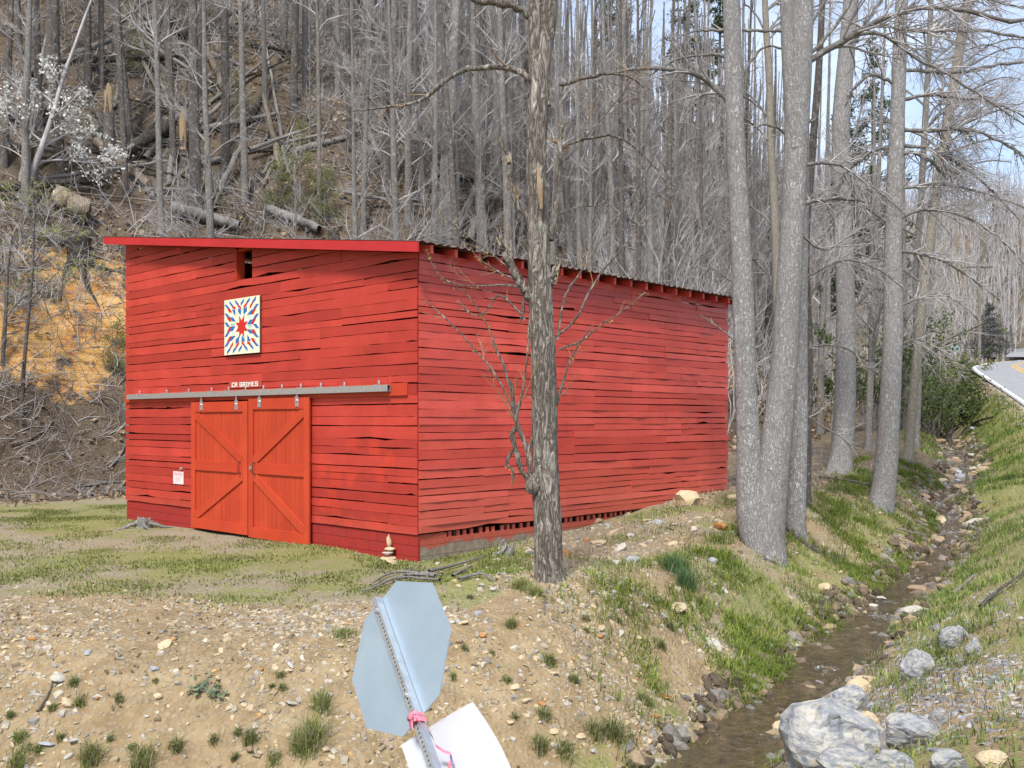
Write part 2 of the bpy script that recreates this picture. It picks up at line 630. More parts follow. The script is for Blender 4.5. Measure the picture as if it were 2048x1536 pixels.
def m_attr(name, rough=.85, spec=.2, trans=0, var=.3, scale=14.):
    """colour of each blade / stone / leaf is its own, held per vertex"""
    m, N, Lk, b = mat(name, rough, spec)
    n = noise(N, Lk, pos(N), scale, 4, .6)
    a = attr(N, 'tint', 'Color')
    c = mix(N, Lk, ramp(N, Lk, n, [(.3, var), (.7, 0.)]), a, (0., 0., 0.), 'MIX')
    Lk.new(c, b.inputs['Base Color'])
    if trans:
        t = N.new('ShaderNodeBsdfTranslucent')
        Lk.new(c, t.inputs['Color'])
        mx = N.new('ShaderNodeMixShader')
        mx.inputs[0].default_value = trans
        Lk.new(b.outputs[0], mx.inputs[1])
        Lk.new(t.outputs[0], mx.inputs[2])
        Lk.new(mx.outputs[0], N['Material Output'].inputs['Surface'])
    return m


M = {}
M['wall'] = m_paint('barn_red', (.34, .031, .022), (.52, .054, .037), worn=(.12, .035, .028), patches=True, wornamt=.16, dirty=.5, dr=(-.1, .95))
M['side'] = m_paint('barn_red_side_sheen', (.48, .048, .033), (.66, .090, .060), worn=(.40, .11, .08), axis='y', rough=.34, wornamt=.12, spec=.55, dirty=.55)  # same paint as the front; its sheen is put in as paler, pinker colour
M['door'] = m_paint('door_red', (.42, .043, .017), (.52, .062, .022), worn=(.22, .08, .04), axis='z', wornamt=.16, rough=.5)
M['doorx'] = m_paint('door_frame_red', (.44, .044, .017), (.52, .056, .020), worn=(.25, .09, .04), axis='x', wornamt=.12, rough=.5)
M['fascia'] = m_paint('fascia_red', (.42, .022, .024), (.46, .028, .028), axis='x', wornamt=.1)
M['block_red'] = m_flat('painted_block', (.34, .026, .022), .8, .2, .2, 5., c2=(.24, .03, .025), bst=.3)
M['dark_wood'] = m_flat('dark_wood', (.10, .05, .035), .85, .2, .3, 4.)


def m_block():
    m, N, Lk, b = mat('concrete_block', .9, .15)
    o = objc(N)
    n = noise(N, Lk, o, 9, 6, .7)
    c = ramp(N, Lk, n, [(.3, (.15, .12, .09)), (.7, (.30, .25, .19))])
    sx = N.new('ShaderNodeSeparateXYZ')
    Lk.new(o, sx.inputs[0])
    k = math_(N, Lk, 'ADD', sx.outputs[2], math_(N, Lk, 'MULTIPLY', noise(N, Lk, o, 3, 4, .6), .35))
    c = mix(N, Lk, ramp(N, Lk, k, [(.30, 0.), (.36, .8)]), c, (.42, .06, .035))
    Lk.new(c, b.inputs['Base Color'])
    bump(N, Lk, b, n, .5, .02)
    return m


M['block'] = m_block()
M['roof'] = m_flat('roof_metal', (.34, .30, .27), .45, .5, .3, 3., metallic=.5, c2=(.14, .07, .045))
M['galv'] = m_flat('galvanised_steel', (.60, .64, .68), .38, .5, .15, 20., metallic=.75, bst=.05)
M['signback'] = m_flat('sky_tinted_aluminium', (.35, .43, .50), .45, .5, .10, 2.2, metallic=.35, c2=(.28, .36, .43), bst=.04)  # bare metal; the blue is the sky's reflection painted into the base colour
M['signwhite'] = m_flat('white_plastic', (.41, .42, .455), .45, .4, .05, 3., bst=.03)
M['signred'] = m_flat('sign_red', (.5, .02, .02), .4, .5, .05)
M['pink'] = m_flat('pink_ribbon', (.80, .22, .30), .6, .3, .2, 12.)
M['purple'] = m_flat('purple_ribbon', (.20, .14, .38), .6, .3, .2, 12.)
M['white'] = m_flat('white_paint', (.78, .77, .72), .6, .3, .1)
M['cream'] = m_flat('cream_paint', (.70, .66, .50), .6, .3, .06)
M['mint'] = m_flat('mint_paint', (.50, .64, .52), .6, .3, .06)
M['qred'] = m_flat('quilt_red', (.50, .022, .016), .6, .3, .06)
M['qblue'] = m_flat('quilt_blue', (.025, .13, .38), .6, .3, .06)
M['notice'] = m_flat('notice_white', (.70, .62, .62), .5, .4, .06)
M['notice_red'] = m_flat('notice_red', (.55, .06, .10), .5, .4, .06)
M['notice_grey'] = m_flat('notice_print', (.42, .30, .32), .5, .4, .06)
M['nameboard'] = m_flat('name_board', (.42, .07, .04), .7, .3, .25, 8.)
M['black'] = m_flat('black_iron', (.02, .02, .02), .5, .4, .1)

M['walnut'] = m_bark('walnut_bark', (.085, .07, .058), (.37, .325, .28), (.60, .55, .485), .5, depth=.06, st=(1, 1, .22), lich=.35, lichc=(.40, .40, .34))
M['poplar'] = m_bark('poplar_bark', (.20, .192, .186), (.44, .428, .42), (.60, .59, .58), .8, depth=.03, st=(1, 1, .36), lich=.35, lichc=(.13, .125, .12), scar=True)
M['pine'] = m_bark('pine_bark', (.09, .076, .068), (.245, .215, .20), (.37, .34, .31), 1.1, depth=.05, st=(1, 1, .35), lich=.65, lichc=(.46, .48, .42))
M['grey'] = m_bark('grey_bark', (.14, .125, .115), (.335, .315, .295), (.47, .455, .425), 1.2, depth=.03, st=(1, 1, .3), lich=.5, lichc=(.50, .53, .45))
M['pale'] = m_bark('pale_bark', (.16, .14, .11), (.37, .34, .28), (.50, .47, .39), 1.0, depth=.02, st=(1, 1, .4), lich=.4, lichc=(.28, .26, .18))
M['twig'] = m_flat('twig', (.54, .52, .515), .85, .2, .6, 1.2, c2=(.21, .195, .19), bst=0)
M['twigd'] = m_flat('twig_dark', (.31, .288, .275), .85, .2, .6, 1.2, c2=(.115, .102, .095), bst=0)
M['sprout'] = m_flat('sprout', (.36, .24, .15), .8, .2, .3, 3., c2=(.22, .15, .09), bst=0)
M['log'] = m_bark('log_wood', (.13, .10, .075), (.40, .34, .26), (.58, .51, .40), .9, depth=.03, st=(1, 1, .15))
M['logd'] = m_bark('dark_log', (.05, .042, .036), (.14, .12, .10), (.25, .225, .19), .9, depth=.04, st=(1, 1, .2), lich=.3)
M['silver'] = m_bark('silver_wood', (.17, .16, .15), (.46, .44, .41), (.66, .63, .58), 1.2, depth=.03, st=(1, 1, .12))
M['cutend'] = m_flat('cut_end', (.035, .028, .022), .9, .1, .4, 9., c2=(.012, .01, .008))
M['fresh'] = m_bark('fresh_wood', (.30, .21, .12), (.54, .42, .27), (.68, .57, .42), 1.3, depth=.02, st=(1, 1, .10))
M['leaf'] = m_attr('leaf', .7, .25, .35, .2)
M['grass'] = m_attr('grass_blades', .75, .2, .35, .15)
M['stones'] = m_attr('gravel_stone', .9, .2, 0, .35, 25.)
M['litter'] = m_attr('dead_leaves', .9, .1, .2, .25)
M['asphalt'] = m_flat('asphalt', (.28, .285, .295), .85, .3, .12, 3., c2=(.22, .225, .235), bst=.1)
M['line_w'] = m_flat('white_line', (.78, .78, .78), .7, .3, .1, 4.)
M['line_y'] = m_flat('yellow_line', (.62, .36, .05), .7, .3, .1, 4.)


def m_stone(name, c, c2, scale=5.):
    m, N, Lk, b = mat(name, .9, .2)
    o = objc(N)
    n = noise(N, Lk, o, scale, 7, .65)
    n2 = noise(N, Lk, o, scale * 5, 6, .7)
    cc = ramp(N, Lk, n, [(.3, c2), (.62, c)])
    cc = mix(N, Lk, ramp(N, Lk, n2, [(.35, .45), (.6, 0.)]), cc, tuple(x * .7 for x in c2))
    cc = mix(N, Lk, math_(N, Lk, 'MULTIPLY', rand(N), .35), cc, tuple(x * .8 for x in c2))
    Lk.new(cc, b.inputs['Base Color'])
    bump(N, Lk, b, mix(N, Lk, .5, n, n2), .5, .03)
    return m


M['st_tan'] = m_stone('tan_stone', (.60, .49, .33), (.46, .36, .22))
M['st_grey'] = m_stone('grey_stone', (.54, .51, .45), (.40, .37, .32))
M['st_blue'] = m_stone('bluegrey_stone', (.42, .44, .47), (.29, .30, .32))
M['st_orange'] = m_stone('orange_stone', (.52, .24, .07), (.36, .18, .08))
M['st_brown'] = m_stone('brown_stone', (.38, .28, .18), (.25, .18, .12))


def m_boulder():
    m, N, Lk, b = mat('boulder_rock', .85, .25)
    o = objc(N)
    w = noise(N, Lk, o, 2.2, 7, .6, (1, 1, 2.2))
    n2 = noise(N, Lk, o, 14, 8, .7, (1, .6, 2))
    c = ramp(N, Lk, w, [(.32, (.13, .145, .165)), (.47, (.28, .29, .305)), (.60, (.44, .425, .385))])
    c = mix(N, Lk, ramp(N, Lk, noise(N, Lk, o, 3.3, 5, .6), [(.60, 0.), (.70, .55)]), c, (.48, .33, .15))
    c = mix(N, Lk, ramp(N, Lk, n2, [(.3, .6), (.5, 0.)]), c, (.12, .13, .15))
    Lk.new(c, b.inputs['Base Color'])
    bump(N, Lk, b, mix(N, Lk, .5, w, n2), .7, .05)
    return m


M['boulder'] = m_boulder()


def m_ground():
    m, N, Lk, b = mat('ground', .95, .1)
    p = pos(N)
    big = noise(N, Lk, p, .8, 6, .65)
    mid = noise(N, Lk, p, 3.7, 7, .7)
    fine = noise(N, Lk, p, 26, 6, .75)
    v = N.new('ShaderNodeTexVoronoi')
    v.inputs['Scale'].default_value = 17
    Lk.new(p, v.inputs['Vector'])
    dirt = ramp(N, Lk, mid, [(.28, (.19, .135, .072)), (.55, (.33, .245, .14)), (.75, (.41, .325, .205))])
    spk = ramp(N, Lk, v.outputs['Distance'], [(.2, 1.), (.5, 0.)])
    sc = N.new('ShaderNodeSeparateColor')
    Lk.new(v.outputs['Color'], sc.inputs[0])
    spc = ramp(N, Lk, sc.outputs[0], [(.0, (.24, .19, .125)), (.5, (.39, .32, .22)), (1., (.29, .265, .225))])
    dirt = mix(N, Lk, math_(N, Lk, 'MULTIPLY', spk, .55), dirt, spc)
    straw = ramp(N, Lk, fine, [(.3, (.20, .17, .115)), (.7, (.37, .325, .24))])
    green = ramp(N, Lk, fine, [(.3, (.13, .145, .045)), (.7, (.29, .30, .11))])
    gm = math_(N, Lk, 'ADD', attr(N, 'grass'), math_(N, Lk, 'MULTIPLY', math_(N, Lk, 'SUBTRACT', mid, .5), 1.5))
    sm = math_(N, Lk, 'ADD', attr(N, 'straw'), math_(N, Lk, 'MULTIPLY', math_(N, Lk, 'SUBTRACT', big, .5), 1.2))
    c = mix(N, Lk, ramp(N, Lk, sm, [(.4, 0.), (.6, .9)]), dirt, straw)
    c = mix(N, Lk, ramp(N, Lk, gm, [(.42, 0.), (.7, .85)]), c, green)
    lit = ramp(N, Lk, fine, [(.28, (.028, .022, .017)), (.5, (.115, .088, .064)), (.72, (.27, .215, .165))])
    lit = mix(N, Lk, ramp(N, Lk, big, [(.55, 0.), (.75, .5)]), lit, (.16, .13, .05))
    lm = math_(N, Lk, 'ADD', attr(N, 'litter'), math_(N, Lk, 'MULTIPLY', math_(N, Lk, 'SUBTRACT', mid, .5), .9))
    c = mix(N, Lk, ramp(N, Lk, lm, [(.4, 0.), (.6, 1.)]), c, lit)
    # clay face with slanting strata
    mp = N.new('ShaderNodeMapping')
    mp.inputs['Rotation'].default_value = (0, math.radians(35), 0)
    mp.inputs['Scale'].default_value = (.5, .5, 7)
    Lk.new(p, mp.inputs['Vector'])
    s1 = noise(N, Lk, mp.outputs[0], 1.6, 7, .65)
    clay = ramp(N, Lk, s1, [(.28, (.16, .09, .04)), (.42, (.48, .255, .085)), (.6, (.60, .38, .155)), (.78, (.54, .28, .09))])
    clay = mix(N, Lk, ramp(N, Lk, noise(N, Lk, p, .9, 4, .6), [(.52, 0.), (.64, .7)]), clay, (.52, .18, .04))
    km = math_(N, Lk, 'ADD', attr(N, 'clay'), math_(N, Lk, 'MULTIPLY', math_(N, Lk, 'SUBTRACT', big, .5), 1.6))
    c = mix(N, Lk, ramp(N, Lk, km, [(.42, 0.), (.55, 1.)]), c, clay)
    Lk.new(c, b.inputs['Base Color'])
    h = math_(N, Lk, 'ADD', fine, math_(N, Lk, 'MULTIPLY', s1, 1.2))
    h = math_(N, Lk, 'ADD', h, math_(N, Lk, 'MULTIPLY', spk, .5))
    bump(N, Lk, b, h, .7, .05)
    return m


def m_water():
    m, N, Lk, b = mat('stream_water', .06, .5)
    p = pos(N)
    n = noise(N, Lk, p, 9, 4, .6, (1, 1, .2))
    n2 = noise(N, Lk, p, 20, 7, .75, (1, .6, .5))
    fo = math_(N, Lk, 'ADD', attr(N, 'foam'), math_(N, Lk, 'MULTIPLY', math_(N, Lk, 'SUBTRACT', n2, .5), 2.6))
    fm = ramp(N, Lk, fo, [(.62, 0.), (.95, .9)])
    bed = ramp(N, Lk, noise(N, Lk, p, 7, 5, .7), [(.3, (.03, .022, .011)), (.7, (.125, .088, .038))])
    c = mix(N, Lk, fm, bed, (.72, .76, .82))
    Lk.new(c, b.inputs['Base Color'])
    Lk.new(ramp(N, Lk, fm, [(0., .05), (1., .5)]), b.inputs['Roughness'])
    h = math_(N, Lk, 'ADD', n, math_(N, Lk, 'MULTIPLY', n2, math_(N, Lk, 'ADD', attr(N, 'foam'), .15)))
    bump(N, Lk, b, h, 1.0, .10)
    return m


M['ground'] = m_ground()
M['water'] = m_water()


# ------------------------------------------------------------------ ground
def spaced(lo, c0, c1, hi, d, gr):
    core = list(np.arange(c0, c1, d))
    right, x, s = [], core[-1], d
    while x < hi:
        s *= gr
        x += s
        right.append(x)
    left, x, s = [], core[0], d
    while x > lo:
        s *= gr
        x -= s
        left.append(x)
    return np.array(left[::-1] + core + right)


gx = spaced(-150, -10, 12, 300, .105, 1.038)
gy = spaced(-14, 7.4, 18, 520, .105, 1.027)
GX, GY = np.meshgrid(gx, gy)
GZ = terrain(GX, GY)
ga, gb = ab(GX, GY)
gd, gzw = near_line(GX, GY, STREAM_F)
grd, _ = near_line(GX, GY, ROAD_F)
gd, grd, gzw = gd.reshape(GX.shape), grd.reshape(GX.shape), gzw.reshape(GX.shape)
gtoe = toe_of(gb)
patch = fbm(GX * .45, GY * .45, 4, 3)


def zones(x, y):
    x, y = np.asarray(x, float), np.asarray(y, float)
    a, b = ab(x, y)
    d, zw = near_line(x, y, STREAM_F)
    rd, zr = near_line(x, y, ROAD_F)
    d, rd = d.reshape(x.shape), rd.reshape(x.shape)
    pt = fbm(x * .45, y * .45, 4, 3)
    pf = fbm(x * 1.3, y * 1.3, 3, 5)
    hill = sstep(-1.2, .6, a - toe_of(b)) * (d > 0)
    yard = (d > 3.0) * (1 - hill) * sstep(11.2, 12.4, y - .25 * np.minimum(x, 0) * 0 + .9 * pf + .7 * (x + 4) * .18)
    lb = (d > 0) * (1 - hill)
    # grass cover, 0..1
    g = yard * np.clip(.55 + 1.5 * pt + .6 * pf, 0, 1) * sstep(1.2, -.5, x)
    right_bank = (d < -.3) * np.clip(.85 + 1.2 * pf - .8 * np.exp(-((x - 3.6) ** 2 + (y - 9.0) ** 2) / 3.5), 0, 1) * (rd > .25)
    lush = lb * sstep(.35, .7, d) * sstep(3.6, 1.0, d) * sstep(1.6, 3.6, x) * np.clip(.66 + 1.6 * pf, 0, 1)
    lush = np.maximum(lush, lb * sstep(.3, .6, d) * sstep(2.0, .6, d) * sstep(-.5, 1.2, x) * np.clip(.4 + 1.6 * pf, 0, 1))
    bench = lb * sstep(-.6, .6, x) * sstep(1.5, 3, d) * np.clip(.30 + 1.9 * pf + .8 * pt, 0, 1) * sstep(26, 20, y)
    g = np.maximum(np.maximum(g, bench * .85), np.maximum(right_bank, lush))
    straw = np.maximum(yard * np.clip(.6 - pt, 0, 1), lb * sstep(1, 3, x) * .45)
    return np.clip(g, 0, 1), np.clip(straw, 0, 1), hill, d, rd


Zg, Zs, Zh, _, _ = zones(GX, GY)
Zl = Zh * .95 + (1 - Zh) * (gd > 0) * sstep(19, 27, GY + .3 * GX) * .55
Zl = np.maximum(Zl, ((grd < -7) | ((gd < 0) & (GY > 62))) * .62)
t1 = (ga - gtoe)
Zc = sstep(.9, 2.4, t1) * sstep(5.6, 4.0, t1) * sstep(6.5, 3.0, gb) * .60
Zc = np.maximum(Zc, sstep(.4, 1.2, t1) * sstep(4.2, 3.2, t1) * sstep(11, 13, gb) * sstep(30, 22, gb) * .52)
nx, ny = len(gx), len(gy)
ii = (np.arange(ny - 1)[:, None] * nx + np.arange(nx - 1)[None]).ravel()
ground_me = npmesh('ground', np.stack([GX, GY, GZ], -1).reshape(-1, 3), np.stack([ii, ii + 1, ii + nx + 1, ii + nx], 1), M['ground'], True,
                   {'grass': Zg.ravel(), 'straw': Zs.ravel(), 'litter': Zl.ravel(), 'clay': Zc.ravel()})
tag(link('ground', ground_me), kind='structure')


# stream surface
def ribbon(line, offs, dz, name, m, parent=None, attrs=None, wob=0):
    T = np.gradient(line[:, :2], axis=0)
    T = T / np.linalg.norm(T, axis=1, keepdims=True)
    Nn = np.stack([-T[:, 1], T[:, 0]], 1)
    n, k = len(line), len(offs)
    V = np.zeros((n, k, 3))
    for j, o in enumerate(offs):
        V[:, j, :2] = line[:, :2] + Nn * o
        V[:, j, 2] = line[:, 2] + dz
    if wob:
        V[:, :, 2] += wob * fbm(V[:, :, 0] * 3, V[:, :, 1] * 3, 3, 2)
    i = (np.arange(n - 1)[:, None] * k + np.arange(k - 1)[None]).ravel()
    Fq = np.stack([i, i + k, i + k + 1, i + 1], 1)
    at = attrs(V) if attrs else None
    return link(name, npmesh(name, V.reshape(-1, 3), Fq, m, True, at), parent), V


st_line = resample(STREAM, .12)
# little steps: the water falls in riffles
sarc = np.concatenate([[0], np.cumsum(np.linalg.norm(np.diff(st_line[:, :2], axis=0), axis=1))])
foam_at = [W(1650, 1345, 12.9)[:2], W(1735, 1345, 13.0)[:2], np.array([5.9, 15.6]), np.array([6.5, 16.6]), np.array([7.6, 18.3]), np.array([9.9, 22.0]),
           np.array([10.9, 24.5]), np.array([12.6, 27.6]), np.array([11.2, 25.8]), np.array([14.5, 31]), np.array([16.5, 36])]


def foam(V):
    x, y = V[:, :, 0].ravel(), V[:, :, 1].ravel()
    f = np.zeros(len(x))
    for p in foam_at:
        f = np.maximum(f, .62 * np.exp(-((x - p[0]) ** 2 + (y - p[1]) ** 2) / .22))
    f = np.maximum(f, .50 * sstep(17, 22, y)) + .25 * (vnoise(x * 1.5, y * 1.5, 3) - .5)
    return {'foam': np.clip(f, 0, 1)}


st_obj, _ = ribbon(st_line, np.linspace(-.85, .85, 13), .0, 'stream', M['water'], attrs=foam, wob=.06)
tag(st_obj, kind='structure')

rline = resample(ROAD, .6)
road, _ = ribbon(rline, np.linspace(0, -5.0, 8), .0, 'road', M['asphalt'])
tag(road, kind='structure')
ribbon(rline, [-.12, -.27], .006, 'edge_line', M['line_w'], road)
ribbon(rline, [-2.22, -2.33], .006, 'centre_line', M['line_y'], road)
ribbon(rline, [-2.45, -2.56], .006, 'centre_line', M['line_y'], road)


# ------------------------------------------------------------------ barn
ZW0, ZWL = 4.756, 6.07
RS = (ZWL - ZW0) / BA


def zroof(x): return ZW0 - RS * x          # x runs from -BA (tall left end) to 0


barn = thing('barn', 'weathered red plank barn with a shed roof and double sliding doors', 'barn', (BC[0], BC[1], 0), -TH)
pr = random.Random(3)
pn = np.random.default_rng(21)


def plank(name, m, parent, axis, u0, u1, z0, z1, out, thick=.026, clip=None, seg=5, wave=.005, bow=.004, tilt=0.):
    """a weathered board: u runs along the wall, its edges wander a little and it bows out of the wall"""
    us = np.linspace(u0, u1, seg + 1)
    bt = z0 + pn.normal(size=seg + 1) * wave
    tp = z1 + pn.normal(size=seg + 1) * wave
    if pr.random() < .18:                                  # a split or broken edge
        k = pr.randrange(seg + 1)
        bt[k] += pr.uniform(.012, .04)
    if pr.random() < .10:
        k = pr.randrange(seg + 1)
        tp[k] -= pr.uniform(.012, .035)
    if clip is not None:
        lim = np.array([clip(u) for u in us])
        tp = np.minimum(tp, lim)
        bt = np.minimum(bt, tp - .004)
    o = out + np.abs(pn.normal(size=seg + 1)) * bow
    ti = tilt
    V = []
    for i, u in enumerate(us):
        for (q, z) in ((o[i], bt[i]), (o[i] + thick + ti, bt[i]), (o[i] + thick - ti * .3, tp[i]), (o[i], tp[i])):
            V.append((u, -q, z) if axis == 'x' else (q, u, z))
    Fc = []
    for i in range(seg):
        a = i * 4
        for k in range(4):
            q = (a + k, a + (k + 1) % 4, a + 4 + (k + 1) % 4, a + 4 + k)
            Fc.append(q if axis == 'x' else q[::-1])
    e = seg * 4
    Fc += [(3, 2, 1, 0), (e, e + 1, e + 2, e + 3)]
    me = bpy.data.meshes.new(name)
    me.from_pydata(V, [], Fc)
    bm = bmesh.new()
    bm.from_mesh(me)
    bmesh.ops.recalc_face_normals(bm, faces=bm.faces)
    bm.to_mesh(me)
    bm.free()
    me.materials.append(m)
    return link(name, me, parent)


def rows(z0, z1, lo, hi):
    zs = [z0]
    while zs[-1] < z1 - lo:
        zs.append(zs[-1] + pr.uniform(lo, hi))
    if z1 - zs[-1] > .03: zs.append(z1)
    return zs


def cuts(u0, u1, studs, lo, hi):
    c = [u0]
    while True:
        n = c[-1] + pr.uniform(lo, hi)
        n = min(studs, key=lambda q: abs(q - n))
        if n > u1 - .7 or n <= c[-1] + .5: break
        c.append(n)
    return c + [u1]


# frames behind the boards
fm = MB()
for i in range(17):
    x = -BA + .06 + i * (BA - .14) / 16
    if -5.4 < x < -4.5: continue
    if -6.75 < x < -2.75: fm.box((x - .05, .035, 2.62), (x + .05, .14, zroof(x) - .06))
    else: fm.box((x - .05, .035, .2), (x + .05, .14, zroof(x) - .06))
fm.box((-6.9, .04, .0), (-6.76, .17, 2.7))
fm.box((-2.74, .04, .0), (-2.6, .17, 2.7))
front = fm.build('front_wall', M['dark_wood'], barn)
fm = MB()
for i in range(16):
    y = .25 + i * (BB - .35) / 15
    fm.box((-.14, y - .045, .2), (-.035, y + .045, ZW0 - .02))
side = fm.build('side_wall', M['dark_wood'], barn)
fm = MB()
fm.box((-BA + .0, BB - .03, -.2), (-.02, BB, ZW0 - .05))
fm.prism([(-BA, ZW0 - .05), (-.02, ZW0 - .05), (-BA, ZWL - .05)], BB - .03, BB)
fm.build('back_wall', M['fascia'], barn)
fm = MB()
fm.box((-BA, .06, -.2), (-BA + .03, BB - .04, ZWL - .05))
fm.build('tall_wall', M['fascia'], barn)
fm = MB()
fm.box((-BA + .04, .2, -.12), (-.1, BB - .1, -.07))
fm.build('barn_floor', M['dark_wood'], barn)

vs0, vz0 = FS(507, 552)
vs1, vz1 = FS(473, 503)
VENT = (-vs1, -vs0, vz0, vz1)                        # x0, x1, z0, z1
dl0, dzt = FS(396, 802)
dr1, _ = FS(631, 796)
DOORX = (-6.62, -2.86)
fstuds = [-BA + .06 + i * (BA - .14) / 16 for i in range(17)]
zz = rows(.345, ZWL - .02, .115, .205)
for i in range(len(zz) - 1):
    z0, z1 = zz[i], zz[i + 1]
    spans = [(-BA, .024)]
    if z0 < 2.5: spans = [(-BA, -6.55), (-2.95, .024)]
    elif z1 > VENT[2] and z0 < VENT[3]: spans = [(-BA, VENT[0]), (VENT[1], .024)]
    for (a, b_) in spans:
        # under the slope only
        xm = min(b_, (ZW0 - z0 - .015) / RS)
        if xm < a + .25: continue
        c = cuts(a, xm, fstuds, 1.6, 4.6)
        for k in range(len(c) - 1):
            gap = pr.choice([.004, .006, .009, .012, .02])
            tl = pr.uniform(-.004, .004)
            plank('plank', M['wall'], front, 'x', c[k] + .0015, c[k + 1] - .0015, z0 + gap + pr.uniform(-.008, .008) * 0, z1 - .001, .002 + pr.uniform(0, .004),
                  clip=lambda u: zroof(u) - .008, wave=.004 if z0 > 2.5 else .003, seg=5, tilt=tl)
studs = [.25 + i * (BB - .35) / 15 for i in range(16)]
zz = rows(.36, ZW0 - .01, .105, .16)
for i in range(len(zz) - 1):
    c = cuts(.004, BB, studs, 1.5, 4.4)
    for k in range(len(c) - 1):
        gap = pr.choice([.004, .004, .006, .009, .016])
        plank('plank', M['side'], side, 'y', c[k] + .0015, c[k + 1] - .0015, zz[i] + gap, zz[i + 1] - .001, .002 + pr.uniform(0, .005), wave=.0035, bow=.009, tilt=pr.uniform(-.002, .008))
# lath ends showing under the lowest side board
for i in range(46):
    y = .55 + i * .17 + pr.uniform(-.03, .03)
    if y > BB - .2: break
    b = MB()
    b.box((-.045, y - .035, .26), (-.012, y + .03, .352))
    b.build('lath', M['side'], side)

# vent with red jamb and head
b = MB()
b.box((VENT[0] - .02, -.026, VENT[2] - .02), (VENT[0] + .035, .16, VENT[3] + .03))
b.box((VENT[0] + .036, .0, VENT[3] - .005), (VENT[1], .12, VENT[3] + .03))
b.build('vent_frame', M['doorx'], barn)

# foundation of concrete block
f0 = MB()
f0.box((-BA + .02, .05, -.35), (-6.72, .16, .33))
f0.box((-2.74, .05, -.35), (-.02, .16, .33))
found = f0.build('foundation', M['block'], barn)
f1 = MB()
f1.box((-.15, .17, -.35), (-.04, BB - .05, .262))
f1.build('side_foundation', M['block'], barn)
for r_, (za, zb) in enumerate(((-.34, -.172), (-.166, .002), (.008, .172), (.178, .338))):
    for (xa, xb) in ((-BA, -6.66), (-2.80, .012)):
        n = max(1, round((xb - xa) / .40))
        L = (xb - xa) / n
        ed = [xa + L * (k + (.5 if r_ % 2 else 0)) for k in range(n + 1)]
        ed = [xa] + [e for e in ed if xa + .05 < e < xb - .05] + [xb]
        for k in range(len(ed) - 1):
            b = MB()
            q = pr.uniform(-.002, .002)
            b.box((ed[k] + .003, -.006 + q, za), (ed[k + 1] - .003, .045, zb))
            b.build('block', M['block_red'], found)
    if True:
        zb = min(zb, .266)
        n = 12
        for k in range(n):
            ya = .002 + k * .4 + (.2 if r_ % 2 else 0)
            if k == 0 and r_ % 2:
                b = MB()
                b.box((-.035, .048, za), (.006, .197, zb))
                b.build('block', M['block'], found)
            b = MB()
            b.box((-.035, max(ya, .048) + .003, za), (.006 + pr.uniform(-.002, .002), ya + .397, zb))
            b.build('block', M['block'], found)
b = MB()
b.box((-.03, .05, .27), (.004, .62, .345))
b.build('sill_block', M['block'], found)

# roof: corrugated sheet on rafters, with a red fascia
XO, YO = .32, .27
X0, X1 = -BA - .52, XO
ys = np.arange(-YO - .03, BB + .30, .03)
nyk = len(ys)
zc = .012 * np.cos(ys * 2 * PI / .18) + .004 * pn.normal(size=nyk)
xs_ = np.linspace(X0, X1, 9)
V = []
for lay in (0, 1):
    for x in xs_:
        e = .012 * pn.normal(size=nyk) * (x == xs_[-1])
        V += [(x + e[k], ys[k], zroof(x) + .155 + zc[k] - lay * .004) for k in range(nyk)]
V = np.array(V)
i = (np.arange(8)[:, None] * nyk + np.arange(nyk - 1)[None]).ravel()
q1 = np.stack([i, i + nyk, i + nyk + 1, i + 1], 1)
roof = link('roof', npmesh('roof', V, [q1, q1[:, ::-1] + 9 * nyk], M['roof'], True), barn)
b = MB()
b.prism([(X0, zroof(X0) - .02), (X1 + .01, zroof(X1 + .01) - .02), (X1 + .01, zroof(X1 + .01) + .137), (X0, zroof(X0) + .137)], -YO - .025, -YO + .01)
b.build('fascia', M['fascia'], roof)
for k in range(19):
    y = .06 + k * (BB + .12) / 18
    b = MB()
    b.prism([(X0 + .05, zroof(X0 + .05) + .002), (X1 - .05, zroof(X1 - .05) + .002), (X1 - .05, zroof(X1 - .05) + .125), (X0 + .05, zroof(X0 + .05) + .125)], y - .028, y + .028)
    b.build('rafter', M['side'], roof)
for k in range(9):                                   # purlins between rafters and sheet
    x = X0 + .12 + k * (X1 - X0 - .24) / 8
    b = MB()
    b.box((x - .04, -YO + .012, zroof(x) + .127), (x + .04, BB + .2, zroof(x) + .143))
    b.build('purlin', M['dark_wood'], roof)

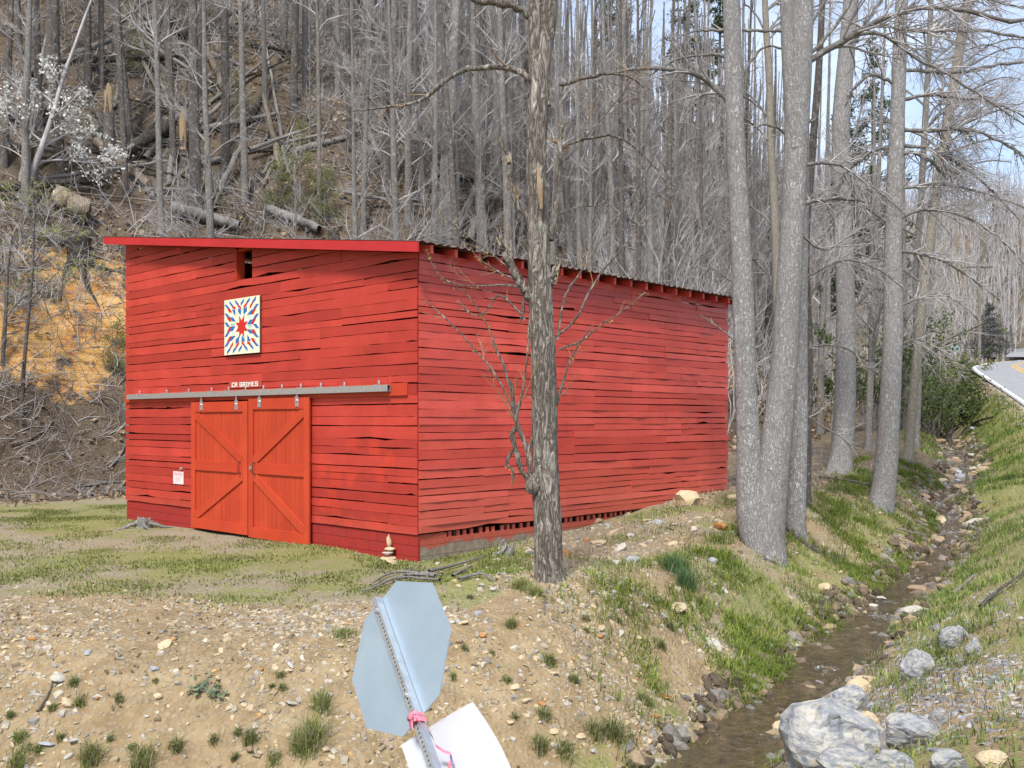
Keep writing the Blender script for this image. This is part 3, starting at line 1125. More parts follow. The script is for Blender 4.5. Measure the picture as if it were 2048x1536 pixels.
# ---- the sliding doors
def door(x0, x1, z0, z1, lean, inner, mirror):
    """x0..x1 across, inner = side of the meeting stile"""
    w, h = x1 - x0, z1 - z0
    d = link('door', None, barn, (x0, -.055, z0))
    d.rotation_euler = (0, lean, 0)
    me = MB()
    me.box((.02, -.012, .02), (w - .02, -.002, h - .02))
    root = me.build('door', M['dark_wood'], barn, loc=(x0, -.055, z0))
    root.rotation_euler = (0, lean, 0)
    bpy.data.objects.remove(d)
    n = 13
    iw = (w - .02) / n
    for k in range(n):
        b = MB()
        e = pr.uniform(0, .004)
        b.box((.01 + k * iw + .003, -.035 - e, .03), (.01 + (k + 1) * iw - .003, -.013, h - .03))
        b.build('plank', M['door'], root)
    t0, t1 = -.066, -.040
    sw = .15
    mi = h * .50
    for nm, lo, hi, mt in (('stile', (0, 0), (sw, h), 'door'), ('stile', (w - sw, 0), (w, h), 'door'),
                           ('rail', (sw + .003, h - .20), (w - sw - .003, h), 'doorx'), ('rail', (sw + .003, 0), (w - sw - .003, .20), 'doorx'), ('rail', (sw + .003, mi - .10), (w - sw - .003, mi + .10), 'doorx')):
        b = MB()
        b.box((lo[0], t0 - pr.uniform(0, .004), lo[1]), (hi[0], t1, hi[1]))
        b.build(nm, M[mt], root, bevel=.003)
    # braces meet at the middle of the inner stile
    xi, xo = (w - sw - .01, sw + .01) if inner == 'right' else (sw + .01, w - sw - .01)
    for (za, zb_) in ((mi + .10, h - .21), (mi - .10, .21)):
        dx, dz = xo - xi, zb_ - za
        L = math.hypot(dx, dz)
        nxv, nzv = -dz / L, dx / L
        hw = .075
        A, B_ = np.array([xi, za]), np.array([xo, zb_])
        nn = np.array([nxv, nzv]) * hw
        sx_ = np.sign(dx) * .11
        sz_ = np.sign(dz) * .11
        poly = [A + (0, 0), A + (sx_, 0) , B_ + (0, -sz_ * 1.2), B_, B_ - (sx_, 0), A + (0, sz_ * 1.2)]
        b = MB()
        b.prism([tuple(p) for p in poly], t0 + .003, t1)
        b.build('brace', M['door'], root)
    # pull handle
    hx = (w - sw - .08) if inner == 'right' else (sw + .08)
    b = MB()
    b.tube([(hx, t0, mi + .11), (hx, t0 - .05, mi + .10), (hx, t0 - .06, mi), (hx, t0 - .05, mi - .10), (hx, t0, mi - .11)], [.009] * 5, 6)
    b.build('handle', M['black'], root)
    for q in (.2, .82):
        b = MB()
        b.box((w * q - .05, t0 - .012, h - .16), (w * q + .05, t0 - .002, h + .02))
        b.box((w * q - .02, t0 - .012, h + .021), (w * q + .02, t0 + .0, h + .14))
        b.tube([(w * q, t0 - .013, h - .05), (w * q, t0 - .028, h - .05)], [.018, .018], 6)
        b.build('hanger', M['galv'], root)
    return root


s_a, z_a = FS(393, 1064)
s_b, z_b = FS(506, 1079)
s_c, z_c = FS(507.5, 1080)
s_d, z_d = FS(629, 1093)
s_t, z_t = FS(396, 803)
s_u, z_u = FS(631, 797)
ztop = (z_t + z_u) / 2 + .0
zbot = -.02
dl = door(-s_a, -s_b - .006, zbot, ztop - .02, 0, 'right', False)
dr = door(-s_c + .006, -s_d, zbot - .03, ztop + .02, 0, 'left', True)
b = MB()
lw = -s_b - s_a * -1
b.box((.06, -.09, (ztop - zbot) * .5 + .0), (.12, -.068, (ztop - zbot) * .5 + .06))
b.build('latch', M['galv'], dr)

# ---- track board and galvanised track
ts0, tz0 = FS(255, 796)
ts1, tz1 = FS(820, 777)
tzm = (tz0 + tz1) / 2
tb = MB()
tb.box((-ts0, -.070, tzm - .11), (-ts1, -.034, tzm + .09))
track_board = tb.build('track_board', M['doorx'], barn, bevel=.004)
ta, tza = FS(266, 795)
tc, tzc_ = FS(789, 776)
zt = (tza + tzc_) / 2
b = MB()
b.box((-ta, -.145, zt + .045), (-tc, -.085, zt + .055))
b.box((-ta, -.150, zt - .05), (-tc, -.145, zt + .055))
b.box((-ta, -.085, zt - .05), (-tc, -.080, zt + .055))
b.box((-ta, -.144, zt - .05), (-tc, -.130, zt - .042))
b.box((-ta, -.10, zt - .05), (-tc, -.086, zt - .042))
trk = b.build('door_track', M['galv'], barn)
for px in (286, 340, 384, 430, 464, 498, 534, 571, 609, 649, 696, 765):
    s, _ = FS(px, 785)
    b = MB()
    b.box((-s - .022, -.154, zt - .02), (-s + .022, -.151, zt + .062))
    b.box((-s - .022, -.154, zt + .0605), (-s + .022, -.071, zt + .068))
    b.box((-s - .022, -.079, zt + .0685), (-s + .022, -.0715, zt + .14))
    b.tube([(-s, -.0795, zt + .11), (-s, -.086, zt + .11)], [.008, .008], 6)
    b.build('bracket', M['galv'], trk)

# ---- quilt panel
q0s, q0z = FS(457, 711)
q1s, q1z = FS(527, 591)
QW, QH = q0s - q1s, q1z - q0z
QW = max(QW, 1.15)
quilt = thing('quilt_panel', 'square painted quilt block with red star hung on the barn gable', 'quilt panel')
quilt.parent = None
qm = Matrix.Translation((BC[0], BC[1], 0)) @ Matrix.Rotation(-TH, 4, 'Z') @ Matrix.Translation((-q0s, -.04, q0z))
quilt.matrix_world = qm
b = MB()
b.box((.015, -.035, .015), (QW - .015, .0, QH - .015))
b.build('backing_frame', M['dark_wood'], quilt)
b = MB()
b.box((0, -.05, 0), (QW, -.036, QH))
b.build('panel', M['cream'], quilt)


def qp(x, y):                                     # zoomed photo pixel -> panel coordinates
    u = (x - 172) / 452.
    top = 252 - 57 * u
    bot = 972 - 28 * u
    return u * QW, (1 - (y - top) / (bot - top)) * QH


top_half = [
    ('qblue', [(180, 308), (206, 308), (243, 362), (216, 362)]), ('qred', [(218, 364), (245, 360), (272, 408), (244, 414)]),
    ('qblue', [(245, 257), (282, 312), (282, 350), (248, 297)]), ('qred', [(283, 314), (317, 345), (317, 378), (284, 352)]), ('qblue', [(281, 372), (316, 380), (316, 455), (296, 420)]),
    ('qblue', [(320, 242), (358, 300), (358, 338), (323, 284)]), ('qred', [(359, 302), (389, 345), (389, 378), (359, 340)]), ('qblue', [(357, 360), (389, 380), (389, 450), (360, 405)]),
    ('qblue', [(428, 232), (426, 272), (393, 328), (393, 290)]),
    ('qblue', [(505, 218), (502, 260), (466, 318), (466, 276)]), ('qred', [(465, 278), (465, 320), (430, 372), (430, 334)]), ('qblue', [(430, 376), (466, 340), (466, 396), (432, 442)]),
    ('qblue', [(581, 206), (580, 248), (542, 306), (542, 266)]), ('qred', [(541, 268), (541, 306), (508, 372), (508, 330)]),
    ('qblue', [(585, 312), (614, 308), (580, 372), (552, 374)]), ('qred', [(551, 376), (579, 374), (550, 440), (522, 442)]), ('qblue', [(523, 386), (550, 384), (520, 444), (478, 446)]),
    ('qblue', [(585, 440), (614, 436), (580, 502), (552, 504)]), ('qred', [(551, 506), (579, 504), (552, 568), (524, 570)]), ('qblue', [(510, 514), (548, 510), (522, 572), (478, 574)]),
    ('qblue', [(554, 572), (584, 568), (615, 624), (588, 628)]),
    ('qblue', [(476, 640), (512, 640), (542, 692), (506, 692)]), ('qred', [(528, 640), (556, 640), (582, 690), (546, 692)]), ('qblue', [(550, 694), (582, 692), (618, 744), (590, 746)]),
    ('mint', [(330, 380), (356, 410), (356, 470), (330, 430)]), ('mint', [(470, 440), (520, 448), (505, 510), (470, 480)]), ('mint', [(395, 330), (428, 372), (428, 440), (395, 400)]), ('mint', [(475, 578), (545, 580), (520, 628), (480, 620)]),
    ('white', [(398, 412), (426, 450), (400, 485), (386, 460)]), ('white', [(452, 480), (500, 520), (470, 560), (450, 520)]), ('white', [(440, 575), (500, 560), (540, 605), (470, 600)]), ('mint', [(430, 250), (460, 240), (440, 300), (428, 310)]),
]
cx0, cy0 = 397, 584
for rot in (0, 1):
    for mt, poly in top_half:
        pts = [(2 * cx0 - x, 2 * cy0 - y) if rot else (x, y) for (x, y) in poly]
        p = [qp(*t) for t in pts]
        mc = np.mean(p, 0)
        if mt in ('qblue', 'qred'): p = [tuple(mc + (np.array(t) - mc) * (1.22, 1.04)) for t in p]
        p = [(min(max(a, .01), QW - .01), min(max(c, .01), QH - .01)) for a, c in p]
        b = MB()
        hgt = -.0535 if mt in ('qblue', 'qred') else -.0522
        b.prism(p, hgt, -.0502)
        b.build('patch', M[mt], quilt)
star = []
for k in range(16):
    a = PI / 8 + k * PI / 8
    r = .235 if k % 2 == 0 else .115
    star.append((QW * .51 + r * math.cos(a) * 1.0, QH * .485 + r * math.sin(a) * 1.0))
b = MB()
b.prism(star, -.0555, -.0540)
b.build('star', M['qred'], quilt)

# ---- name board
n0s, n0z = FS(464, 776)
n1s, n1z = FS(529, 759)
nb = thing('name_sign', 'small wooden name board with white letters above the barn doors', 'sign')
nw, nh = n0s - n1s, (n1z - n0z) * .98
nb.matrix_world = Matrix.Translation((BC[0], BC[1], 0)) @ Matrix.Rotation(-TH, 4, 'Z') @ Matrix.Translation((-n0s, -.035, n0z - .01)) @ Matrix.Rotation(0, 4, 'Y')
b = MB()
b.box((0, -.04, 0), (nw, 0, nh))
b.build('board', M['nameboard'], nb, bevel=.004)
GLY = {'C': ['####', '#  #', '#   ', '#   ', '#   ', '#  #', '####'], 'R': ['####', '#  #', '#  #', '####', '# # ', '#  #', '#  #'], 'G': ['####', '#  #', '#   ', '# ##', '#  #', '#  #', '####'],
       'I': ['###', ' # ', ' # ', ' # ', ' # ', ' # ', '###'], 'M': ['#   #', '## ##', '# # #', '# # #', '#   #', '#   #', '#   #'], 'E': ['####', '#   ', '#   ', '### ', '#   ', '#   ', '####'], 'S': ['####', '#  #', '#   ', '####', '   #', '#  #', '####'], ' ': ['  '] * 7}
txt = 'CR GRIMES'
wtot = sum(len(GLY[c][0]) + 1 for c in txt) - 1
ph = nh * .66 / 7
pw = nw * .80 / wtot
x = nw * .11
for c in txt:
    g = GLY[c]
    if c != ' ':
        b = MB()
        for r_, rowv in enumerate(g):
            k = 0
            while k < len(rowv):
                if rowv[k] == '#':
                    e = k
                    while e < len(rowv) and rowv[e] == '#': e += 1
                    b.box((x + k * pw, -.0445, nh * .83 - (r_ + 1) * ph), (x + e * pw, -.0405, nh * .83 - r_ * ph - .0003))
                    k = e
                else: k += 1
        b.build('letter', M['white'], nb)
    x += (len(g[0]) + 1) * pw


# ---- POSTED notice
p0s, p0z = FS(350.5, 967)
p1s, p1z = FS(371, 943.5)
po = thing('posted_notice', 'white POSTED notice with red letters nailed left of the doors', 'notice')
pw_, ph_ = p0s - p1s, p1z - p0z
po.matrix_world = Matrix.Translation((BC[0], BC[1], 0)) @ Matrix.Rotation(-TH, 4, 'Z') @ Matrix.Translation((-p0s, -.042, p0z))
b = MB()
b.box((0, -.004, 0), (pw_, 0, ph_))
b.build('sheet', M['notice'], po)
fc = bpy.data.curves.new('posted', 'FONT')
fc.body = 'POSTED'
fc.size = 1
fo = bpy.data.objects.new('posted', fc)
COL.objects.link(fo)
dg = bpy.context.evaluated_depsgraph_get()
tm = bpy.data.meshes.new_from_object(fo.evaluated_get(dg))
bpy.data.objects.remove(fo)
co = np.array([v.co[:] for v in tm.vertices])
mn, mx = co.min(0), co.max(0)
for v in tm.vertices:
    v.co = (((v.co.x - mn[0]) / (mx[0] - mn[0]) * .82 + .09) * pw_, -.0055, ((v.co.y - mn[1]) / (mx[1] - mn[1]) * .24 + .66) * ph_)
tm.materials.clear()
tm.materials.append(M['notice_red'])
link('lettering', tm, po)
for k, (a, c) in enumerate(((.12, .88), (.2, .8), (.15, .85), (.3, .7), (.12, .6))):
    b = MB()
    z = ph_ * (.53 - k * .095)
    b.box((pw_ * a, -.0052, z), (pw_ * c, -.0042, z + ph_ * .022))
    b.build('print_line', M['notice_grey'], po)
b = MB()
b.tube([(pw_ * .78, .005, ph_ + .06), (pw_ * .78, -.03, ph_ + .06)], [.035, .03], 8)
b.build('nail_washer', M['galv'], po)

# ------------------------------------------------------------------ leaning road sign seen from behind
SX = np.array([.59123707, -.32762724, .73695259])
SU = np.array([-.35373629, .71583924, .6020339])
SN = np.array([-.72478229, -.61663163, .30733705])
SO = np.array([-.57859674, 5.00105902, ZC - 1.20820558])
sg = thing('stop_sign', 'leaning galvanised post with bare octagonal sign back in the foreground', 'road sign')
Ms = Matrix.Identity(4)
for k in range(3):
    Ms[k][0], Ms[k][1], Ms[k][2], Ms[k][3] = SX[k], SU[k], SN[k], SO[k]
# base of the thing: where the post meets the ground
L = 1.0
while True:
    p = SO - SU * L
    if gz(p[0], p[1]) > p[2] - .0 or L > 5: break
    L += .02
base = SO - SU * L
sg.location = base
TL = Matrix.Translation(-Vector(base)) @ Ms


def sbuild(mb, name, m, bevel=0):
    me = mb.mesh(name, m, False, bevel)
    me.transform(TL)
    return link(name, me, sg)


R0 = .762 / 2 / math.cos(PI / 8)
octp = [(R0 * math.cos(PI / 8 + k * PI / 4), R0 * math.sin(PI / 8 + k * PI / 4)) for k in range(8)]


def octa(z0, z1, sc=1.):
    b = MB()
    n = 8
    V = [(p[0] * sc, p[1] * sc, z0) for p in octp] + [(p[0] * sc, p[1] * sc, z1) for p in octp]
    b.add(V, [tuple(range(7, -1, -1)), tuple(range(8, 16))] + [(i, (i + 1) % 8, (i + 1) % 8 + 8, i + 8) for i in range(8)])
    return b


sbuild(octa(-.004, 0), 'octagon_panel', M['signback'])
sbuild(octa(-.0055, -.0045, .985), 'red_face', M['signred'])
# perforated square post
PW = .0205
post = MB()
zt_, zb_ = .385, -L - .35
x0, x1, n0, n1 = -PW, PW, .004, .004 + 2 * PW
hole, pit = .0115, .0254
V, Fc = [], []
th = .0025
for xx in (x0, x1):
    post.add([(xx, zb_, n0), (xx, zb_, n1), (xx, zt_, n1), (xx, zt_, n0)], [(0, 1, 2, 3)])
for nn_ in (n0, n1):
    for (a, c) in ((x0, -hole / 2), (hole / 2, x1)):
        post.add([(a, zb_, nn_), (c, zb_, nn_), (c, zt_, nn_), (a, zt_, nn_)], [(0, 1, 2, 3)])
    y = zb_
    while y < zt_ - .001:
        y2 = min(y + pit - hole, zt_)
        post.add([(-hole / 2, y, nn_), (hole / 2, y, nn_), (hole / 2, y2, nn_), (-hole / 2, y2, nn_)], [(0, 1, 2, 3)])
        y += pit
pm = bpy.data.meshes.new('post')
pm.from_pydata(np.concatenate(post.v).tolist(), [], post.f)
pm.materials.append(M['galv'])
pm.transform(TL)
link('post', pm, sg)
for yy in (.30, -.26):
    b = MB()
    b.tube([(0, yy, n1 + .0005), (0, yy, n1 + .012)], [.011, .010], 6)
    sbuild(b, 'bolt', M['galv'])
    b = MB()
    b.box((-.040, yy - .006, n0 + .02), (-.0258, yy + .006, n0 + .026))
    sbuild(b, 'bolt_end', M['galv'])
# second, curled white sheet lower on the post
def ray(px, py): return np.array([(px - CX) / F, 1., (HY - py) / F])
def on_plane(px, py, o, n):
    d = ray(px, py)
    c = np.array([0, 0, ZC])
    return c + d * (np.dot(o - c, n) / np.dot(d, n))
P_tl = on_plane(800, 1488, SO - SN * .0, SN)
d = ray(940, 1399)
c0 = np.array([0, 0, ZC])
tt = np.dot(P_tl - c0, SU) / np.dot(d, SU)
P_tr = c0 + d * tt
ex = P_tr - P_tl
n2 = np.cross(SU, ex)
n2 = n2 / np.linalg.norm(n2)
if np.dot(n2, SN) < 0: n2 = -n2
ws = []
nu, nv = 12, 8
for j in range(nv + 1):
    for i_ in range(nu + 1):
        u, v = i_ / nu, j / nv
        p = P_tl + ex * u - SU * (v * .62) - n2 * (.012 + .05 * max(u - .45, 0) ** 2 * 1.2)
        p = p + ex / np.linalg.norm(ex) * (.05 * math.sin(v * PI * .8) * u)
        ws.append(p - base)
ws = np.array(ws)
ws = np.concatenate([ws, ws - n2 * .003])
i = (np.arange(nv)[:, None] * (nu + 1) + np.arange(nu)[None]).ravel()
q = np.stack([i, i + 1, i + nu + 2, i + nu + 1], 1)
link('white_sheet', npmesh('white_sheet', ws, [q, q[:, ::-1] + (nu + 1) * (nv + 1)], M['signwhite'], True), sg)

# pink flagging tied round the post
rb = thing('ribbon', 'pink flagging ribbon tied round the leaning sign post', 'ribbon', tuple(SO - SU * .42))
def strip(pts, w, name, m):
    pts = np.array(pts, float)
    V = []
    for i_, p in enumerate(pts):
        wv = SU * w if i_ % 1 == 0 else SU * w
        tw = .5 * math.sin(i_ * 1.7)
        wv = (SU * math.cos(tw) + SN * math.sin(tw)) * w
        V += [p - wv, p + wv]
    n = len(pts)
    Fq = np.array([(2 * k, 2 * k + 2, 2 * k + 3, 2 * k + 1) for k in range(n - 1)])
    link(name, npmesh(name, np.array(V), Fq, m, True), rb)
def loc(x, y, n): return SX * x + SU * y + SN * n
knot = [loc(-.030, .0, .000), loc(-.032, .002, .035), loc(-.028, .004, .061), loc(.0, .010, .064), loc(.028, .002, .061), loc(.032, 0, .03), loc(.030, -.002, .0)]
strip(knot, .016, 'wrap', M['pink'])
strip([k + SU * .03 + SN * .003 for k in knot], .010, 'wrap', M['pink'])
strip([loc(.0, .0, .068), loc(.012, .012, .082), loc(.03, .02, .076), loc(.018, .0, .072), loc(.0, -.02, .074), loc(-.01, -.035, .07)], .012, 'bow', M['pink'])
tail = [loc(.03, .0, .066)] + [W(px, py, 4.55) - (SO - SU * .42) for px, py in ((862, 1468), (872, 1492), (888, 1503), (902, 1507))]
strip(tail, .010, 'tail', M['pink'])
e = W(902, 1507, 4.55) - (SO - SU * .42)
strip([e, e + np.array([.002, 0, -.03]), e + np.array([.0, 0, -.035])], .012, 'tail_end', M['purple'])
strip([e + np.array([.0, 0, -.036]), e + np.array([-.008, 0, -.06]), e + np.array([-.012, 0, -.12])], .010, 'tail', M['pink'])


# ------------------------------------------------------------------ trees: helpers
def smooth_poly(P, n):
    P = np.asarray(P, float)
    s = np.concatenate([[0], np.cumsum(np.linalg.norm(np.diff(P[:, :3], axis=0), axis=1))])
    q = resample2(P, 12)
    s = np.concatenate([[0], np.cumsum(np.linalg.norm(np.diff(q[:, :3], axis=0), axis=1))])
    t = np.linspace(0, s[-1], n)
    return np.stack([np.interp(t, s, q[:, k]) for k in range(P.shape[1])], 1)


def resample2(P, k):
    out = []
    n = len(P)
    for i in range(n - 1):
        p0, p1, p2, p3 = P[max(i - 1, 0)], P[i], P[i + 1], P[min(i + 2, n - 1)]
        for j in range(k):
            t = j / k
            out.append(0.5 * (2 * p1 + (p2 - p0) * t + (2 * p0 - 5 * p1 + 4 * p2 - p3) * t * t + (3 * p1 - p0 - 3 * p2 + p3) * t ** 3))
    out.append(P[-1])
    return np.array(out)


def screen_path(pts, Y):
    """points (px, py, width in px[, extra depth]) of a limb standing at depth Y -> world points and radii"""
    o = []
    for p in pts:
        y = Y + (p[3] if len(p) > 3 else 0)
        w = W(p[0], p[1], y)
        o.append((w[0], w[1], w[2], p[2] / 2 / F * y))
    return np.array(o)


def bark_tube(P, R, k, ridge=.05, seed=0, flare=None):
    V, Fq = tubes(P[None], R[None], k)
    n = len(P)
    V = V.reshape(n, k, 3)
    an = np.arange(k) * 2 * PI / k
    s = np.concatenate([[0], np.cumsum(np.linalg.norm(np.diff(P, axis=0), axis=1))])
    A, S = np.meshgrid(an, s)
    nz = fbm(np.cos(A) * 1.6 + 5 + seed * 3.1, np.sin(A) * 1.6 + S * .9, 3, seed) * 2
    rg = fbm(A * k / 2 / PI * .33 + seed, S * 2.2, 2, seed + 1) * 2
    rg = rg * sstep(0, .8, A) * sstep(2 * PI, 2 * PI - .8, A)
    f = 1 + ridge * nz + ridge * .9 * rg
    if flare:
        lobes = .5 + .5 * np.cos(A * 4 + seed)
        f = f + np.exp(-S / flare) * (.25 + .35 * lobes)
    V = P[:, None] + (V - P[:, None]) * f[:, :, None]
    return V.reshape(-1, 3), Fq


def hero_tree(name, label, cat, base_pt, trunks, limbs, m_trunk, m_limb, twig=(0, 0, 0), Y=13, k=22, rings=70, ridge=.05, flare=.25, group=None, m_twig='twig', twig_trunk=0, seed=1, twlen=.5, up=.3):
    g = np.random.default_rng(seed)
    t = thing(name, label, cat, base_pt, group=group)
    base = np.array(base_pt)
    allP, allR = [], []
    for j, tp in enumerate(trunks):
        q = smooth_poly(screen_path(tp, Y), rings)
        V, Fq = bark_tube(q[:, :3], q[:, 3], k, ridge, seed + j, flare if j == 0 or flare else None)
        link('trunk', npmesh('trunk', V - base, Fq, m_trunk, True), t)
        if twig_trunk: allP.append(q[::max(1, rings // 12)][:12, :3]); allR.append(q[::max(1, rings // 12)][:12, 3])
    lp, lr = [], []
    for lb in limbs:
        q = smooth_poly(screen_path(lb, Y), 18)
        q[1:-1, :3] += g.normal(size=(16, 3)) * np.minimum(.012, q[1:-1, 3:4] * .35)
        V, Fq = tubes(q[None, :, :3], q[None, :, 3] * (1 + .12 * g.normal(size=(1, 18))), 7)
        link('limb', npmesh('limb', V - base, Fq, m_limb, True), t)
        lp.append(q[:, :3])
        lr.append(q[:, 3])
    if lp and twig[0]:
        LP, LR = np.array(lp), np.array(lr)
        P1, R1 = spawn(LP, LR, twig[0], .12, 1., .8, twlen, 6, .002, .5, up, .12, g)
        P2, R2 = spawn(P1, R1, twig[1], .1, 1., .7, .5, 4, .0015, .7, up, .12, g)
        pr_ = [(P1, R1, 4), (P2, R2, 3)]
        if twig[2]:
            P3, R3 = spawn(P2, R2, twig[2], .1, 1., .7, .55, 3, .0012, .8, up, .12, g)
            pr_.append((P3, R3, 3))
        V, Fq = join_tubes(pr_)
        tag(link('twigs', npmesh('twigs', V - base, Fq, M[m_twig], True), t), kind='stuff')
    return t


def leaves_at(P, size, g, col0, col1, flat=.0, per=1, spread=.05, shape=1.0):
    """small leaf quads around points -> V, F, tint"""
    P = np.repeat(P, per, 0) + g.normal(size=(len(P) * per, 3)) * spread
    n = len(P)
    a = unit(g.normal(size=(n, 3)) * np.array([1, 1, 1 - flat]))
    b = unit(np.cross(a, unit(g.normal(size=(n, 3)))))
    s = (size * (.6 + .8 * g.random(n)))[:, None]
    c = np.cross(a, b)
    V = np.stack([P, P + a * s * .5 + b * s * .32 * shape + c * s * .08, P + a * s, P + a * s * .5 - b * s * .32 * shape + c * s * .08], 1).reshape(-1, 3)
    Fq = np.arange(n * 4).reshape(n, 4)
    t = g.random(n)[:, None]
    col = np.array(col0) * (1 - t) + np.array(col1) * t
    col = col * (.75 + .5 * g.random((n, 1)))
    return V, Fq, np.repeat(col, 4, 0)


# ---- the near tree in front of the side wall
YT = 13.0
wb = ground_at([(1100, 1157)])[0]
YT = wb[1]
lw = [
    [(1084, 60, 20), (1060, 30, 17), (1030, 14, 16), (985, 4, 15), (935, -8, 13), (880, -40, 9)],
    [(1062, 160, 14), (1045, 142, 13), (1005, 133, 12), (950, 138, 11), (905, 150, 9), (872, 178, 8), (838, 203, 7), (790, 212, 5), (705, 222, 3)],
    [(1100, 480, 16), (1112, 430, 15), (1117, 330, 13), (1120, 292, 12), (1122, 252, 9), (1128, 246, 6)],
    [(1118, 300, 6), (1140, 285, 6), (1180, 275, 6), (1225, 272, 5), (1270, 295, 4), (1318, 345, 3), (1350, 400, 2)],
    [(1078, 490, 14), (1055, 440, 12), (1030, 405, 12), (1018, 360, 11), (1020, 318, 14), (1012, 300, 12), (998, 275, 8)],
    [(1120, 170, 9), (1160, 160, 8), (1205, 148, 8), (1250, 150, 5), (1290, 175, 2)],
    [(1065, 600, 22), (1040, 565, 20), (1022, 530, 18), (1010, 505, 12)],
    [(1016, 520, 8), (1006, 490, 7), (998, 465, 2)], [(1022, 520, 8), (1020, 490, 6), (1018, 460, 2)], [(1010, 510, 6), (995, 495, 5), (980, 485, 2)],
    [(1096, 570, 18), (1108, 545, 15), (1118, 520, 6)],
    [(1070, 980, 12), (1050, 950, 11), (1036, 920, 10), (1028, 890, 10), (1030, 860, 9), (1034, 840, 7), (1028, 790, 5), (1020, 760, 5)],
    [(1066, 965, 11), (1055, 910, 9), (1046, 880, 8), (1030, 830, 6), (1012, 790, 4), (985, 740, 4), (950, 700, 3), (905, 650, 3), (850, 600, 2)],
    [(1030, 840, 6), (1024, 790, 6), (1012, 745, 5), (990, 690, 4), (965, 630, 3), (930, 585, 2), (910, 575, 2)],
    [(1056, 930, 8), (1065, 870, 7), (1085, 850, 7), (1110, 820, 6), (1118, 790, 5), (1130, 750, 4), (1150, 700, 3), (1185, 650, 2)],
    [(1024, 900, 7), (1014, 930, 6), (1026, 940, 5), (1024, 968, 3)],
    [(1030, 860, 6), (1040, 800, 5), (1052, 740, 4), (1056, 690, 4), (1060, 620, 3), (1056, 560, 2)],
    [(1116, 670, 5), (1150, 640, 5), (1175, 590, 4), (1200, 550, 4), (1250, 490, 3), (1300, 430, 2)],
    [(1114, 680, 5), (1128, 600, 4), (1150, 560, 4), (1190, 500, 3), (1222, 450, 3), (1260, 400, 2), (1290, 350, 2)],
    [(1116, 700, 4), (1165, 680, 4), (1195, 655, 3), (1240, 625, 2), (1290, 585, 2)],
    [(1050, 575, 5), (1000, 570, 4), (940, 572, 3), (890, 560, 3), (868, 535, 2), (852, 498, 2)],
    [(1050, 560, 4), (1010, 530, 4), (960, 490, 3), (915, 455, 3), (880, 425, 2)],
    [(1050, 568, 4), (1000, 545, 3), (960, 520, 3), (945, 500, 2)],
    [(1050, 640, 5), (1000, 590, 4), (970, 625, 3), (945, 630, 3), (915, 600, 2)],
    [(1095, 650, 6), (1070, 620, 6), (1050, 595, 6), (1046, 625, 5), (1038, 645, 3)],
    [(1116, 330, 4), (1150, 300, 3), (1200, 240, 3), (1250, 180, 3), (1290, 90, 2), (1310, 20, 2)],
    [(1112, 430, 4), (1165, 412, 3), (1200, 410, 3), (1240, 380, 2), (1290, 300, 2)],
]
walnut = hero_tree('bare_tree', 'rough-barked bare tree with broken limbs standing close in front of the side wall', 'tree', tuple(wb + np.array([0, 0, -.02])),
                   [[(1102, 1190, 64), (1100, 1157, 58), (1093, 1000, 55), (1089, 800, 50), (1084, 650, 49), (1080, 560, 47), (1076, 450, 42), (1073, 300, 40), (1078, 200, 40), (1084, 130, 36), (1096, 40, 34), (1100, -60, 32), (1105, -300, 24), (1110, -700, 8)],
                    [(1082, 215, 24), (1072, 140, 30), (1070, 40, 28), (1068, -80, 24), (1060, -300, 14)]],
                   lw, M['walnut'], M['walnut'], (70, 230, 260), YT, k=40, rings=150, ridge=.075, flare=.16, seed=4, twlen=.28, m_twig='sprout')
# torn wood on the stubs, buds on the sprouts
for pts in ([(1106, 566, 15), (1112, 545, 12), (1120, 518, 3)], [(1083, 415, 7, -.20), (1080, 375, 12, -.21), (1076, 335, 6, -.20), (1075, 322, 2, -.2)], [(1000, 488, 5), (992, 470, 2)], [(1012, 492, 5), (1008, 466, 1)], [(1018, 322, 9, -.06), (1014, 308, 5, -.06)]):
    q = smooth_poly(screen_path(pts, YT), 10)
    V, Fq = tubes(q[None, :, :3], q[None, :, 3], 6)
    link('torn_wood', npmesh('torn_wood', V - wb, Fq, M['fresh'], True), walnut)
q = smooth_poly(screen_path([(1062, 985, 18), (1066, 972, 34), (1072, 955, 30), (1078, 940, 10)], YT - .08), 10)
V, Fq = bark_tube(q[:, :3], q[:, 3], 14, .2, 3)
link('burl', npmesh('burl', V - wb, Fq, M['walnut'], True), walnut)
gb_ = np.random.default_rng(8)
bp = []
for lb in lw[12:24]:
    q = smooth_poly(screen_path(lb, YT), 26)[10:, :3]
    bp.append(q[gb_.random(len(q)) < .8])
V, Fq, tc = leaves_at(np.concatenate(bp), .026, gb_, (.42, .30, .07), (.40, .40, .10), per=2, spread=.012)
link('buds', npmesh('buds', V - wb, Fq, M['leaf'], False, {'tint': tc}), walnut)

# ---- the pale poplars right of the barn
def dry_limbs(specs, g):
    return specs


